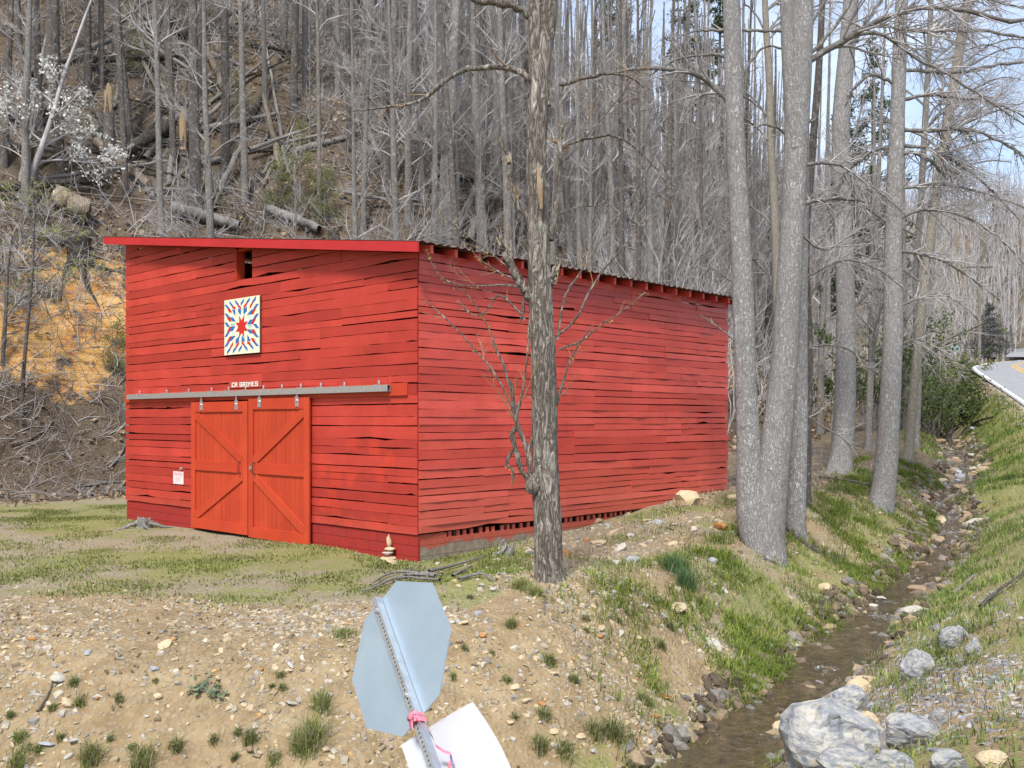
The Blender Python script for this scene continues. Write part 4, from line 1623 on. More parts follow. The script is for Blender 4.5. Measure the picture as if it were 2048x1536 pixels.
pb = ground_at([(1518, 1098)])[0]
Y2 = pb[1]
hero_tree('double_poplar', 'pale grey poplar with two thick trunks joined at the foot beside the barn', 'tree', tuple(pb),
          [[(1528, 1190, 92), (1530, 1130, 82), (1531, 1085, 74), (1540, 1000, 66), (1556, 850, 58), (1570, 700, 52), (1582, 500, 47), (1590, 350, 45), (1597, 200, 46), (1603, 80, 44), (1606, -100, 38), (1610, -400, 26), (1612, -800, 8)],
           [(1526, 1160, 50), (1518, 1100, 56), (1506, 1040, 58), (1500, 960, 52), (1493, 800, 44), (1488, 650, 43), (1480, 450, 39), (1472, 300, 37), (1467, 150, 36), (1463, 0, 34), (1458, -200, 30), (1452, -700, 8)],
           [(1592, 300, 30), (1582, 180, 28), (1576, 60, 28), (1572, -80, 24), (1566, -400, 10)]],
          [[(1606, 130, 16), (1650, 100, 14), (1700, 75, 13), (1760, 40, 12), (1820, 22, 11), (1880, 14, 10), (1960, 28, 9), (2010, 42, 8), (2080, 40, 6)],
           [(1700, 76, 7), (1755, 65, 8), (1800, 90, 7), (1830, 115, 6), (1880, 140, 5), (1960, 190, 4), (2050, 250, 3)],
           [(1470, 62, 6), (1430, 60, 6), (1400, 62, 5), (1370, 68, 3), (1340, 90, 2)],
           [(1462, 118, 7), (1430, 108, 7), (1395, 112, 6), (1350, 120, 4), (1300, 150, 3)],
           [(1468, 228, 14), (1444, 190, 11), (1410, 158, 10), (1360, 142, 9), (1300, 136, 7), (1240, 142, 5), (1180, 156, 3)],
           [(1484, 60, 5), (1540, 62, 6), (1570, 60, 6)],
           [(1480, 160, 7), (1520, 100, 5), (1560, 95, 4), (1600, 110, 3)],
           [(1610, 330, 7), (1650, 325, 7), (1690, 335, 6), (1740, 370, 5), (1790, 410, 3), (1850, 470, 2)],
           [(1606, 410, 9), (1640, 400, 8), (1690, 398, 8), (1730, 404, 6)],
           [(1604, 470, 6), (1650, 500, 5), (1700, 470, 4), (1760, 420, 3), (1820, 360, 3)],
           [(1608, 245, 7), (1618, 244, 6), (1625, 238, 3)],
           [(1486, 560, 5), (1460, 560, 4), (1440, 545, 3), (1410, 530, 2)],
           [(1490, 700, 4), (1470, 680, 4), (1430, 650, 3), (1400, 630, 2)],
           [(1600, 130, 8), (1680, 40, 6), (1720, -40, 5), (1760, -150, 4)],
           ], M['poplar'], M['grey'], (150, 620, 1100), Y2, k=30, rings=110, ridge=.04, flare=.55, seed=9, twlen=.42, up=.1)
b3 = ground_at([(1590, 1062)])[0]
hero_tree('poplar', 'single grey poplar directly behind the double-trunked poplar', 'tree', tuple(b3),
          [[(1588, 1110, 48), (1588, 1085, 46), (1589, 1058, 42), (1594, 950, 38), (1597, 800, 36), (1598, 600, 33), (1602, 400, 30), (1606, 100, 27), (1610, -200, 22), (1612, -600, 8)]],
          [[(1600, 560, 5), (1640, 540, 5), (1690, 520, 4), (1760, 540, 3), (1830, 600, 2)], [(1600, 700, 4), (1650, 690, 4), (1700, 700, 3), (1740, 740, 2)],
           [(1606, 90, 6), (1650, 0, 5), (1700, -60, 4)], [(1602, 820, 4), (1640, 850, 3), (1690, 880, 3), (1720, 920, 2)], [(1600, 300, 6), (1560, 260, 5), (1520, 250, 4), (1500, 280, 2)]],
          M['poplar'], M['grey'], (60, 240, 420), b3[1], k=20, rings=60, ridge=.035, flare=.2, seed=12, twlen=.5)
b4 = ground_at([(1612, 1010)])[0]
hero_tree('dark_tree', 'thin dark mottled tree tucked behind the single grey poplar', 'tree', tuple(b4),
          [[(1610, 1030, 24), (1611, 1000, 22), (1613, 850, 20), (1616, 700, 19), (1610, 500, 17), (1625, 300, 15), (1640, 100, 13), (1650, -150, 9), (1655, -400, 4)]],
          [[(1614, 600, 5), (1640, 560, 4), (1670, 500, 3), (1700, 420, 2)], [(1613, 700, 5), (1600, 640, 4), (1570, 600, 3)]],
          M['pine'], M['grey'], (30, 120, 160), b4[1], k=14, rings=40, ridge=.06, flare=.15, seed=13)
b5 = ground_at([(1680, 945)])[0]
hero_tree('stout_poplar', 'stout grey poplar set back near the toe of the slope', 'tree', tuple(b5),
          [[(1676, 965, 52), (1680, 940, 46), (1688, 850, 42), (1692, 700, 38), (1690, 550, 36), (1684, 400, 35), (1682, 250, 34), (1694, 100, 32), (1706, -60, 28), (1716, -300, 20), (1722, -600, 8)]],
          [[(1688, 345, 6), (1700, 300, 5), (1715, 250, 4), (1730, 180, 3)], [(1690, 640, 5), (1720, 600, 5), (1760, 570, 4), (1820, 545, 3)], [(1686, 420, 6), (1650, 410, 5), (1600, 430, 4)],
           [(1700, 90, 8), (1750, 20, 6), (1800, -60, 5)], [(1692, 740, 4), (1730, 735, 4), (1760, 750, 3)], [(1684, 500, 6), (1720, 450, 5), (1760, 440, 4), (1830, 470, 3)]],
          M['poplar'], M['grey'], (110, 420, 700), b5[1], k=20, rings=60, ridge=.035, flare=.35, seed=14, twlen=.45)
b6 = ground_at([(1765, 1018)])[0]
hero_tree('leaning_poplar', 'tall pale poplar leaning over the stream bank, rightmost of the thick trunks', 'tree', tuple(b6),
          [[(1748, 1075, 66), (1752, 1045, 60), (1762, 1010, 50), (1772, 930, 44), (1780, 800, 40), (1786, 650, 38), (1786, 500, 34), (1790, 350, 31), (1796, 200, 28), (1800, 80, 26), (1806, -80, 22), (1810, -400, 12), (1812, -700, 5)]],
          [[(1800, 260, 9), (1850, 262, 8), (1900, 258, 8), (1960, 265, 6), (2030, 300, 5), (2090, 350, 3)], [(1800, 290, 8), (1850, 295, 7), (1905, 320, 6), (1960, 360, 5), (2040, 440, 3)],
           [(1805, 140, 9), (1845, 140, 8), (1910, 145, 7), (2000, 130, 6), (2080, 120, 4)], [(1805, 60, 9), (1860, 62, 8), (1930, 60, 7), (1990, 65, 6), (2070, 80, 4)],
           [(1796, 310, 8), (1830, 305, 7), (1870, 330, 6), (1890, 360, 4)], [(1790, 440, 7), (1850, 420, 6), (1920, 430, 5), (1990, 470, 4), (2060, 540, 3)],
           [(1790, 500, 7), (1850, 510, 6), (1920, 540, 5), (2000, 600, 3)], [(1790, 460, 6), (1740, 420, 6), (1700, 400, 5), (1650, 470, 4), (1610, 530, 3)],
           [(1790, 170, 7), (1740, 150, 7), (1700, 190, 6), (1690, 215, 4)], [(1790, 300, 7), (1750, 300, 6), (1700, 340, 6), (1670, 390, 4), (1640, 440, 3)],
           [(1795, 380, 7), (1840, 370, 6), (1900, 372, 5), (1980, 390, 4), (2060, 420, 3)], [(1785, 620, 6), (1830, 600, 5), (1890, 590, 4), (1960, 640, 3)],
           [(1800, 200, 8), (1850, 190, 7), (1920, 196, 6), (2000, 210, 4), (2080, 250, 3)], [(1800, 0, 8), (1860, -20, 7), (1930, -10, 6), (2020, 10, 4), (2080, 20, 3)],
           [(1784, 700, 5), (1830, 680, 4), (1880, 700, 3), (1930, 760, 2)]],
          M['poplar'], M['grey'], (520, 2600, 4200), b6[1], k=22, rings=70, ridge=.035, flare=.30, seed=15, twlen=.42, up=.0, m_twig='twig')
for (nm, lab, pts, basepx, mt, sd) in (
        ('leaning_tree', 'tall brownish tree leaning right against the open sky', [(1815, 930, 22), (1818, 900, 20), (1828, 780, 18), (1845, 600, 18), (1868, 420, 18), (1890, 280, 19), (1912, 140, 19), (1930, 30, 18), (1950, -120, 14), (1970, -400, 6)], (1815, 925), 'pale', 31),
        ('slender_tree', 'slender pale tree standing just right of the leaning poplar', [(1830, 900, 16), (1832, 870, 15), (1836, 740, 14), (1832, 560, 13), (1842, 400, 12), (1850, 250, 12), (1858, 100, 11), (1864, -60, 9), (1870, -300, 4)], (1830, 895), 'grey', 32),
        ('thin_pale_tree', 'thin pale lichen-spotted tree seen between the two poplar trunks', [(1548, 860, 20), (1552, 800, 19), (1555, 650, 17), (1550, 450, 16), (1542, 300, 15), (1538, 150, 14), (1530, 0, 12), (1526, -300, 6)], (1548, 850), 'pale', 33)):
    p = ground_at([basepx])[0]
    lim = []
    gl = np.random.default_rng(sd)
    for k in range(14):
        j = gl.integers(2, len(pts) - 2)
        f = gl.random()
        ax, ay = pts[j][0] * (1 - f) + pts[j + 1][0] * f, pts[j][1] * (1 - f) + pts[j + 1][1] * f
        dx = gl.uniform(60, 190) * gl.choice([-1, 1, 1])
        lim.append([(ax, ay, 5), (ax + dx * .3, ay - 35, 4, .4), (ax + dx * .7, ay - 60, 3, gl.uniform(-1, 1)), (ax + dx, ay - 20 - 60 * gl.random(), 2, gl.uniform(-2, 2))])
    hero_tree(nm, lab, 'tree', tuple(p), [pts], lim, M[mt], M['grey'], (110, 460, 800), p[1], k=12, rings=40, ridge=.05, flare=.15, seed=sd, twlen=.5, up=.2)


# ------------------------------------------------------------------ the forest on the hillside
def variant(seed, H, r, style):
    g = np.random.default_rng(seed)
    n = 16
    lean = g.normal(size=2) * .02
    zz_ = np.linspace(-.6, H, n)
    P = np.stack([lean[0] * zz_ + .10 * fbm(zz_ * .25, zz_ * 0 + seed, 3, 1), lean[1] * zz_ + .10 * fbm(zz_ * .25, zz_ * 0 + seed + 9, 3, 2), zz_], 1)
    R = r * np.clip(1 - .80 * (np.maximum(zz_, 0) / H) ** 1.1, .08, 1.2)
    V, Fq = bark_tube(P, R, 10, .05, seed % 8, .18)
    trunk = npmesh('trunk', V, Fq, VM[style], True)
    T, TR = P[None], R[None]
    spec = {'pine': (26, .25, 1.0, 1.1, .09, 60, 90, -.25), 'pole': (24, .28, .98, .75, .11, 170, 380, .5), 'broad': (30, .15, .98, .9, .20, 330, 950, .35), 'sapling': (22, .12, .98, .7, .22, 150, 420, .6)}[style]
    nb_, t0, t1_, an_, lf, n2, n3, up = spec
    P1, R1 = spawn(T, TR, nb_, t0, t1_, an_, lf, 7, .004, .30, up, .16, g)
    P2, R2 = spawn(P1, R1, n2, .15, 1, .75, .5, 5, .003, .65, up, .14, g)
    P3, R3 = spawn(P2, R2, n3, .15, 1, .7, .55, 3, .0025, .8, up, .12, g)
    V, Fq = join_tubes([(P1, R1, 5), (P2, R2, 3), (P3, R3, 3)])
    br = npmesh('branches', V, Fq, M['twigd' if style == 'pine' else 'twig'], True)
    return trunk, br


VM = {'pine': M['pine'], 'pole': M['grey'], 'broad': M['grey'], 'sapling': M['grey']}
VAR = {'pine': [variant(s, 15, .16, 'pine') for s in (1, 2, 3)], 'pole': [variant(s, 16, .14, 'pole') for s in (4, 5, 6)],
       'broad': [variant(s, 15, .13, 'broad') for s in (7, 8, 9)], 'sapling': [variant(s, 7, .04, 'sapling') for s in (10, 11, 12)]}
FLAB = {'pine': ('pine_tree', 'dark-barked straight bare pine trunk crowded on the wooded hillside', 'straight pines on the hillside'),
        'pole': ('forest_tree', 'tall grey bare tree crowded on the wooded hillside', 'tall bare trees on the hillside'),
        'broad': ('branching_tree', 'bare many-branched tree on the wooded hillside', 'many-branched trees on the hillside'),
        'sapling': ('sapling', 'thin leafless sapling growing between the hillside trunks', 'leafless saplings on the hillside')}
tg = np.random.default_rng(77)


def put_tree(style, p, rad=None, hs=1., lab=None):
    tr, br = VAR[style][tg.integers(3)]
    nm, lb, grp = FLAB[style]
    if not lab:                       # say which part of the wood it stands in
        sx = CX + p[0] / p[1] * F
        where = ('on the slope above the barn front' if sx < 640 else 'above the near half of the long roof' if sx < 1090 else 'above the far half of the long roof' if sx < 1480 else 'behind the pale poplars') + (', high up' if p[1] > 46 else ', low down')
        lb = lb.split(' on the ')[0].split(' growing ')[0].replace(' crowded', '') + ' ' + where
        grp = grp.split(' on the ')[0] + ' ' + where
    t = thing(nm, lab or lb, 'tree', (p[0], p[1], p[2] - .05), tg.random() * 6.28, None if lab else grp)
    base_r = {'pine': .16, 'pole': .14, 'broad': .13, 'sapling': .04}[style]
    s = (rad or base_r * tg.uniform(.6, 1.25)) / base_r
    t.rotation_euler = (tg.normal() * .025, tg.normal() * .025, t.rotation_euler[2])
    o = link('trunk', tr, t)
    o.scale = (s, s, hs)
    o2 = tag(link('branches', br, t), kind='stuff')
    o2.scale = (hs * .95, hs * .95, hs)
    return t


# trunks one can pick out in the photograph: foot (px, py), width, kind
KNOWN = [((392, 430), 25, 'pine'), ((348, 345), 13, 'pine'), ((258, 305), 22, 'pine'), ((452, 335), 18, 'pine'), ((490, 405), 15, 'pole'), ((118, 370), 20, 'pine'), ((8, 330), 15, 'pine'), ((98, 150), 18, 'pine'), ((175, 190), 16, 'pine'),
         ((330, 70), 10, 'pole'), ((40, 120), 12, 'pine'), ((205, 175), 12, 'pine'), ((530, 210), 11, 'pole'), ((588, 215), 16, 'pine'), ((610, 190), 12, 'pole'), ((640, 430), 10, 'pole'), ((725, 470), 12, 'pole'), ((770, 395), 20, 'pine'),
         ((888, 488), 32, 'pole'), ((965, 500), 22, 'broad'), ((1215, 540), 15, 'pole'), ((1277, 558), 25, 'pole'), ((1312, 520), 14, 'pole'), ((1140, 515), 14, 'pole'), ((1345, 470), 16, 'pine'), ((1395, 500), 13, 'pole'), ((1418, 560), 15, 'pole'),
         ((845, 400), 14, 'pole'), ((700, 300), 12, 'pine'), ((815, 440), 16, 'broad'), ((1010, 420), 15, 'pine'), ((1640, 870), 14, 'pole'), ((1655, 800), 12, 'pole'), ((1735, 900), 14, 'broad'), ((1745, 830), 16, 'pole'), ((1722, 780), 12, 'broad'),
         ((1620, 760), 10, 'pole'), ((1810, 860), 13, 'broad'), ((1850, 840), 12, 'broad')]
gk = ground_at([k[0] for k in KNOWN])
taken = []
KLAB = {0: 'thick lichened pine trunk rising above the left part of the barn roof', 1: 'thin pine trunk just left of the thick lichened one above the roof', 2: 'dark pine trunk right of the tall splintered snag',
        3: 'pine trunk just left of the silvery leaning pole', 4: 'grey lichened tree that the silvery pole leans on', 5: 'pine trunk standing behind the white blossoms', 6: 'pine trunk at the left picture edge beside the blossoms',
        17: 'dark pine trunk above the near end of the long roof', 18: 'pale thick grey tree rising behind the roof corner', 19: 'many-branched tree beside the two leaning grey poles', 21: 'thickest grey tree rising behind the long roof',
        20: 'slim grey tree behind the roof between the near tree and the thickest grey one', 26: 'grey tree behind the far end of the roof, against the double poplar', 31: 'slim grey tree at the foot of the slope behind the single poplar',
        33: 'branched tree between the stout poplar and the leaning poplar', 13: 'pine trunk on the upper slope right of the young pines'}
for i_, ((pp, w, st_), p) in enumerate(zip(KNOWN, gk)):
    put_tree(st_, p, w / 2 / F * p[1] * 1.02, tg.uniform(.9, 1.1), KLAB.get(i_))
    taken.append(p[:2])
# the rest of the wood
cand = []
tries = 0
nt = {'pine': 0, 'pole': 0, 'broad': 0, 'sapling': 0}
while tries < 60 and sum(nt.values()) < 340:
    tries += 1
    n = 400
    px = tg.uniform(-60, 2000, n)
    Yv = 24 + 52 * tg.random(n) ** .8
    X = (px - CX) / F * Yv
    a, b = ab(X, Yv)
    d, zw = near_line(X, Yv, STREAM_F)
    rd, zr = near_line(X, Yv, ROAD_F)
    ok = (a - toe_of(b) > 1.2) & (d > 1.4) & (a < 62)
    hz = terrain(X, Yv)
    for i in np.nonzero(ok)[0]:
        if sum(nt.values()) >= 340: break
        t1v = a[i] - toe_of(b[i])
        if 1 < t1v < 4.5 and b[i] < 4: continue
        if b[i] < 13 and hz[i] < 4 + 0: continue
        left = px[i] < 640
        if left and tg.random() < .52: continue
        q = np.array([X[i], Yv[i]])
        dm = min(np.hypot(*(q - t)) for t in taken)
        if dm < (1.5 if left else 1.15): continue
        st_ = tg.choice(['pine', 'pole', 'broad', 'sapling'], p=[.42, .16, .10, .32] if left else [.28, .34, .20, .18])
        if px[i] > 1560: st_ = tg.choice(['pole', 'broad', 'sapling'], p=[.35, .45, .2])
        taken.append(q)
        put_tree(st_, (X[i], Yv[i], hz[i]), hs=tg.uniform(.8, 1.15))
        nt[st_] += 1

# the back of the wood, past the trees one can count: one mass of thin trunks
gw = np.random.default_rng(909)
n = 3500
px = gw.uniform(420, 1990, n)
Yv = 44 + 62 * gw.random(n) ** .9
X = (px - CX) / F * Yv
a, b = ab(X, Yv)
d, zw = near_line(X, Yv, STREAM_F)
rd, zr = near_line(X, Yv, ROAD_F)
k = (a - toe_of(b) > 2) & (d > 2) & (gw.random(n) < np.interp(px, [420, 700, 1000, 2000], [.10, .30, .42, .42]))
X, Yv = X[k], Yv[k]
k = len(X)
S = np.stack([X, Yv, terrain(X, Yv) - .3], 1)
P1, R1 = grow(S, np.stack([gw.normal(size=k) * .03, gw.normal(size=k) * .03, np.ones(k)], 1), 11 + 6 * gw.random(k), 8, .05 + .09 * gw.random(k), .025, 0, .018, gw)
P2, R2 = spawn(P1, R1, k * 6, .2, 1, .8, .18, 4, .008, .35, .5, .14, gw)
P3, R3 = spawn(P2, R2, k * 9, .2, 1, .7, .5, 3, .007, .7, .3, .14, gw)
V, Fq = join_tubes([(P1, R1, 5), (P2, R2, 3), (P3, R3, 3)])
tag(link('forest', npmesh('forest', V, Fq, M['twigd'], True)), kind='stuff')


# ------------------------------------------------------------------ logs, stumps and snags on the slope
lg = np.random.default_rng(5)


def log_thing(name, label, p0, p1, wpx, mt, sink=.15, group=None, end='cutend', hollow=False, lift=(0, 0), taper=.8, cat='log'):
    g0, g1 = ground_at([p0, p1])
    r0, r1 = wpx / 2 / F * g0[1], wpx / 2 / F * g1[1] * taper
    a = g0 + np.array([0, 0, r0 * (1 - sink) + lift[0] + .12])
    c = g1 + np.array([0, 0, r1 * (1 - sink) + lift[1] + .12])
    mid = (a + c) / 2
    t = thing(name, label, cat, tuple(mid), group=group)
    ts = np.linspace(0, 1, 14)[:, None]
    P = a * (1 - ts) + c * ts + lg.normal(size=(14, 3)) * .012 * (r0 / .1)
    R = (r0 * (1 - ts) + r1 * ts)[:, 0]
    V, Fq = bark_tube(P, R, 14, .06, lg.integers(8))
    link('stem', npmesh('stem', V - mid, Fq, mt, True), t)
    for q, R_, dr in ((P[0], R[0], P[0] - P[1]), (P[-1], R[-1], P[-1] - P[-2])):
        dr = dr / np.linalg.norm(dr)
        V, Fq = tubes(np.array([[q - dr * .02, q + dr * .004, q + dr * .006]]), np.array([[R_ * .97, R_ * .97, .001]]), 12)
        link('cut_end', npmesh('cut_end', V - mid, Fq, M[end], False), t)
    return t


log_thing('log', 'large sawn log with dark end lying above the charred stump', (112, 422), (176, 470), 40, M['log'], lift=(.1, .35), taper=1.1)
log_thing('log', 'long weathered grey log lying just above the barn roof', (345, 440), (478, 476), 25, M['silver'], lift=(.1, .15))
log_thing('log', 'bleached log slanting down to the barn roof above the vent', (535, 440), (640, 482), 20, M['silver'], lift=(.1, .15))
log_thing('log', 'brown split log with broken upper end above the sawn logs', (192, 315), (300, 392), 20, M['log'], lift=(.3, .1), end='fresh')
log_thing('log', 'dark straight log lying across the left edge of the slope', (-10, 408), (215, 384), 18, M['logd'], lift=(.2, .2))
log_thing('log', 'mossy thick log leaning up against the broken snag', (238, 338), (345, 292), 25, M['logd'], lift=(.2, .5))
log_thing('log', 'silvery barkless pole leaning against a lichened trunk', (438, 402), (484, 350), 13, M['silver'], lift=(.1, .9), taper=.7)
log_thing('log', 'pale thin log lying level below the white flowering tree', (15, 312), (238, 350), 11, M['pale'], lift=(.3, .2))
log_thing('log', 'thick dark log lying across the upper slope behind straight pines', (172, 142), (372, 138), 17, M['logd'], lift=(.2, .2))
log_thing('log', 'dark short log highest on the upper slope', (282, 70), (350, 64), 12, M['logd'], lift=(.2, .2))
log_thing('log', 'slim white pole standing askew, left of a crossed pair', (276, 140), (334, 232), 8, M['pale'], lift=(.5, .1), taper=.8)
log_thing('log', 'slim white pole standing askew, right of a crossed pair', (296, 142), (346, 236), 8, M['pale'], lift=(.6, .1), taper=.8)
log_thing('log', 'grey pole leaning behind the roof corner, left of two', (905, 500), (958, 432), 14, M['silver'], lift=(.1, 1.2))
log_thing('log', 'grey pole leaning behind the roof corner, right of two', (938, 500), (985, 428), 16, M['grey'], lift=(.1, 1.0))
log_thing('log', 'short round log with black end by the roof edge', (1010, 520), (974, 494), 16, M['logd'], lift=(.1, .2))
log_thing('log', 'fallen curved limb over the long weathered log', (380, 395), (430, 452), 13, M['grey'], lift=(.5, .3))
log_thing('log', 'leaning fallen trunk crossing behind the tall grey trees', (728, 300), (790, 400), 14, M['grey'], lift=(.8, .2))
log_thing('log', 'thick half-buried log on the left slope behind blossoms', (15, 250), (90, 240), 22, M['logd'], lift=(.1, .1))
for lab, p0, p1 in (('long bleached pole rising right across the splintered snag foot', (225, 352), (340, 292)), ('long bleached pole slanting up left of the silvery leaning pole', (380, 300), (475, 215)), ('long bleached pole lying high on the slope below the dark short log', (290, 118), (425, 205)),
                   ('long bleached pole lying over brush above the young pines', (500, 335), (640, 285)), ('long bleached pole lying along the slope above the large sawn log', (75, 398), (335, 362)), ('long bleached pole lying over brush above the near roof corner', (690, 420), (850, 455))):
    log_thing('log', lab, p0, p1, 9, M['silver'], lift=(.45, .55), taper=.6)
k = 0
for _ in range(200):
    if k >= 46: break
    x0, y0 = (lg.uniform(0, 1400) if k < 26 else lg.uniform(0, 720)), lg.uniform(60, 420)
    a = ground_at([(x0, y0)])[0]
    ta, tb_ = ab(a[0], a[1])
    if ta - toe_of(tb_) < 3 or a[1] > 75: continue
    L_ = lg.uniform(1.5, 6) if k < 26 else lg.uniform(4, 9)
    an = lg.normal() * .5 + (0 if lg.random() < .7 else 1.2)
    dv = np.array([BV[0] * math.cos(an) + BU[0] * math.sin(an), BV[1] * math.cos(an) + BU[1] * math.sin(an)])
    c = a[:2] + dv * L_
    r = lg.uniform(.05, .16) if k < 26 else lg.uniform(.035, .075)
    z1 = gz(c[0], c[1])
    mid = np.array([(a[0] + c[0]) / 2, (a[1] + c[1]) / 2, (a[2] + z1) / 2])
    mt = [M['logd'], M['log'], M['silver'], M['grey']][k % 4]
    wd = ['dark', 'brown', 'bleached', 'grey'][k % 4]
    ts = np.linspace(0, 1, 12)[:, None]
    P = np.array([*a[:2], a[2] + r * .7 + .12]) * (1 - ts) + np.array([*c, z1 + r * .7 + lg.uniform(0, .6)]) * ts
    P = P + lg.normal(size=P.shape) * .015
    V, Fq = bark_tube(P, (r * (1 - .45 * ts))[:, 0], 10, .06, k % 8)
    o = link('log', npmesh('log', V - mid, Fq, mt, True), None, tuple(mid))
    tag(o, wd + ' deadfall log half hidden in brush on the wooded hillside', 'log', wd + ' deadfall logs on the hillside')
    k += 1


def stump(name, label, px, py, wpx, hpx, mt, top, cat='stump', roots=0, jag=.0, seed=1):
    p = ground_at([(px, py)])[0]
    s = p[1] / F
    r, h = wpx / 2 * s, hpx * s
    t = thing(name, label, cat, tuple(p))
    P = np.array([(0, 0, z) for z in np.linspace(-.25, h, 12)])
    P[:, :2] += np.random.default_rng(seed).normal(size=(12, 2)) * .01
    R = r * (1 - .12 * np.linspace(0, 1, 12))
    V, Fq = bark_tube(P, R, 18, .09, seed, .18)
    n = 18
    V = V.reshape(12, n, 3)
    if jag: V[-1, :, 2] += jag * np.abs(np.random.default_rng(seed).normal(size=n))
    link('stem', npmesh('stem', V.reshape(-1, 3), Fq, mt, True), t)
    Vt = np.concatenate([V[-1], [[0, 0, h - .03]]])
    link('top', npmesh('top', Vt, np.array([(i, (i + 1) % n, n) for i in range(n)]), top, False), t)
    g = np.random.default_rng(seed + 3)
    for k in range(roots):
        a = 2 * PI * k / roots + g.normal() * .3
        pts = []
        for q in np.linspace(0, 1, 8):
            x, y = math.cos(a + .3 * q) * (r * .6 + q * r * 3.6), math.sin(a + .3 * q) * (r * .6 + q * r * 3.6)
            zg = gz(p[0] + x, p[1] + y) - p[2]
            pts.append((x, y, zg + .06 * (1 - q) + r * .5 * (1 - q) ** 3 + g.normal() * .01))
        V, Fq = tubes(np.array([pts]), np.linspace(r * .32, .012, 8)[None], 6)
        link('root', npmesh('root', V, Fq, mt, True), t)
    return t


stump('stump', 'charred dark stump with spreading roots on top of the clay bank', 158, 512, 46, 34, M['logd'], M['cutend'], roots=7, seed=2)
stump('snag', 'broken pine snag with fresh pale splintered top on the left slope', 218, 345, 24, 112, M['pine'], M['fresh'], 'snag', jag=.25, seed=3)
stump('snag', 'short broken snag showing bare yellow wood between two pines', 366, 325, 18, 40, M['pine'], M['fresh'], 'snag', jag=.2, seed=4)
for (px, py, w, h, ref) in ((220, 238, 17, 62, 0), (366, 285, 15, 62, 0)):
    o = bpy.data.objects['snag' if w == 17 else 'snag.001']
    p = np.array(o.location)
    Yd = p[1]
    g = np.random.default_rng(px)
    s = Yd / F
    zb_ = ZC + (HY - py) * s - p[2]
    P = np.array([(0, -.02, z) for z in np.linspace(zb_ - .3, zb_ + h * s, 10)])
    V, Fq = bark_tube(P, np.full(10, w / 2 * s), 16, .08, 3)
    V = V.reshape(10, 16, 3)
    V[-1, :, 2] += .35 * g.random(16) - .2
    link('torn_wood', npmesh('torn_wood', V.reshape(-1, 3), Fq, M['fresh'], True), o)
stump('stump', 'small grey rotten stump at the foot of the barn front left corner', 288, 1056, 30, 14, M['silver'], M['silver'], roots=5, seed=6, jag=.05)
stump('stump', 'dark sawn stump just above the barn roof edge', 668, 482, 24, 18, M['logd'], M['log'], seed=7)
# driftwood root beside the corner
p = ground_at([(1002, 1112)])[0]
dw = thing('driftwood', 'curved silver-grey driftwood root lying by the barn corner', 'driftwood', tuple(p))
for k, pts in enumerate(([(968, 1112, 8), (985, 1118, 14), (1003, 1120, 16), (1018, 1110, 15), (1024, 1095, 10), (1026, 1086, 4)], [(985, 1108, 6), (1000, 1106, 9), (1010, 1095, 8), (1012, 1084, 3)], [(995, 1116, 10), (1008, 1110, 12), (1016, 1098, 8), (1018, 1088, 3)], [(962, 1108, 3), (975, 1112, 7), (1000, 1116, 8)], [(1000, 1100, 5), (1003, 1085, 5), (1010, 1078, 2)])):
    q = smooth_poly(screen_path(pts, p[1] + .04 * (k - 1)), 12)
    V, Fq = bark_tube(q[:, :3], q[:, 3], 8, .15, k)
    link('root', npmesh('root', V - p, Fq, M['silver'], True), dw)


def stick(label, pts, wpx, mt, group=None, lift=.02, side=0, name='branch'):
    """a fallen branch lying on the ground along photo points"""
    g = ground_at(pts)
    g[:, 2] += lift
    q = smooth_poly(np.concatenate([g, (np.linspace(1, .45, len(g)) * wpx / 2 / F * g[:, 1])[:, None]], 1), 16)
    c = q[:, :3].mean(0)
    parts = [(q[None, :, :3], q[None, :, 3], 6)]
    if side:
        P1, R1 = spawn(q[None, :, :3], q[None, :, 3], side, .2, 1, .6, .3, 5, .002, .6, .15, .12, lg)
        parts.append((P1, R1, 4))
    V, Fq = join_tubes(parts)
    o = link(name, npmesh(name, V - c, Fq, mt, True), None, tuple(c))
    tag(o, label, 'branch', group)
    return o


for lab, pts in (('grey stick, lowest in the heap behind the sign, bending down left', [(870, 1158), (820, 1157), (780, 1168), (745, 1185), (722, 1190)]),
                 ('pale forked stick lying along the top of the heap behind the sign', [(838, 1155), (800, 1150), (770, 1158), (740, 1178)]),
                 ('long pale stick reaching right from the heap towards the driftwood', [(858, 1150), (900, 1140), (940, 1128), (968, 1118)]),
                 ('thick grey stick lying level behind the sign top', [(812, 1158), (850, 1153), (885, 1158)]),
                 ('thin brown stick crossing the heap behind the sign', [(880, 1168), (850, 1166), (810, 1162), (770, 1170)]),
                 ('grey bent stick lying alone right of the heap, below the driftwood', [(918, 1166), (945, 1158), (968, 1157), (985, 1172)]),
                 ('short upright twig standing in the heap behind the sign', [(812, 1160), (818, 1150), (820, 1140)]),
                 ('thin stick slanting up right of the heap', [(905, 1160), (925, 1148), (945, 1138)])):
    stick(lab, pts, 7, M['silver'], 'sticks heaped behind the sign', .05, 2)
stick('long dark lichened branch fallen down the bank from the poplars to the grass', [(1562, 1052), (1600, 1085), (1640, 1110), (1700, 1135), (1755, 1150)], 7, M['pine'], None, .05, 3)
stick('brown stick leaning down the bank below the double poplar foot', [(1485, 1060), (1505, 1085), (1530, 1120), (1550, 1130)], 5, M['grey'], None, .04, 1)
stick('pale broken branch on the grassy far bank of the stream', [(1905, 1195), (1935, 1170), (1950, 1155)], 9, M['pale'], None, .05, 1)
stick('dark crooked branch on the right bank by the picture edge', [(1960, 1225), (2000, 1190), (2030, 1170), (2052, 1150)], 8, M['pine'], None, .08, 3)
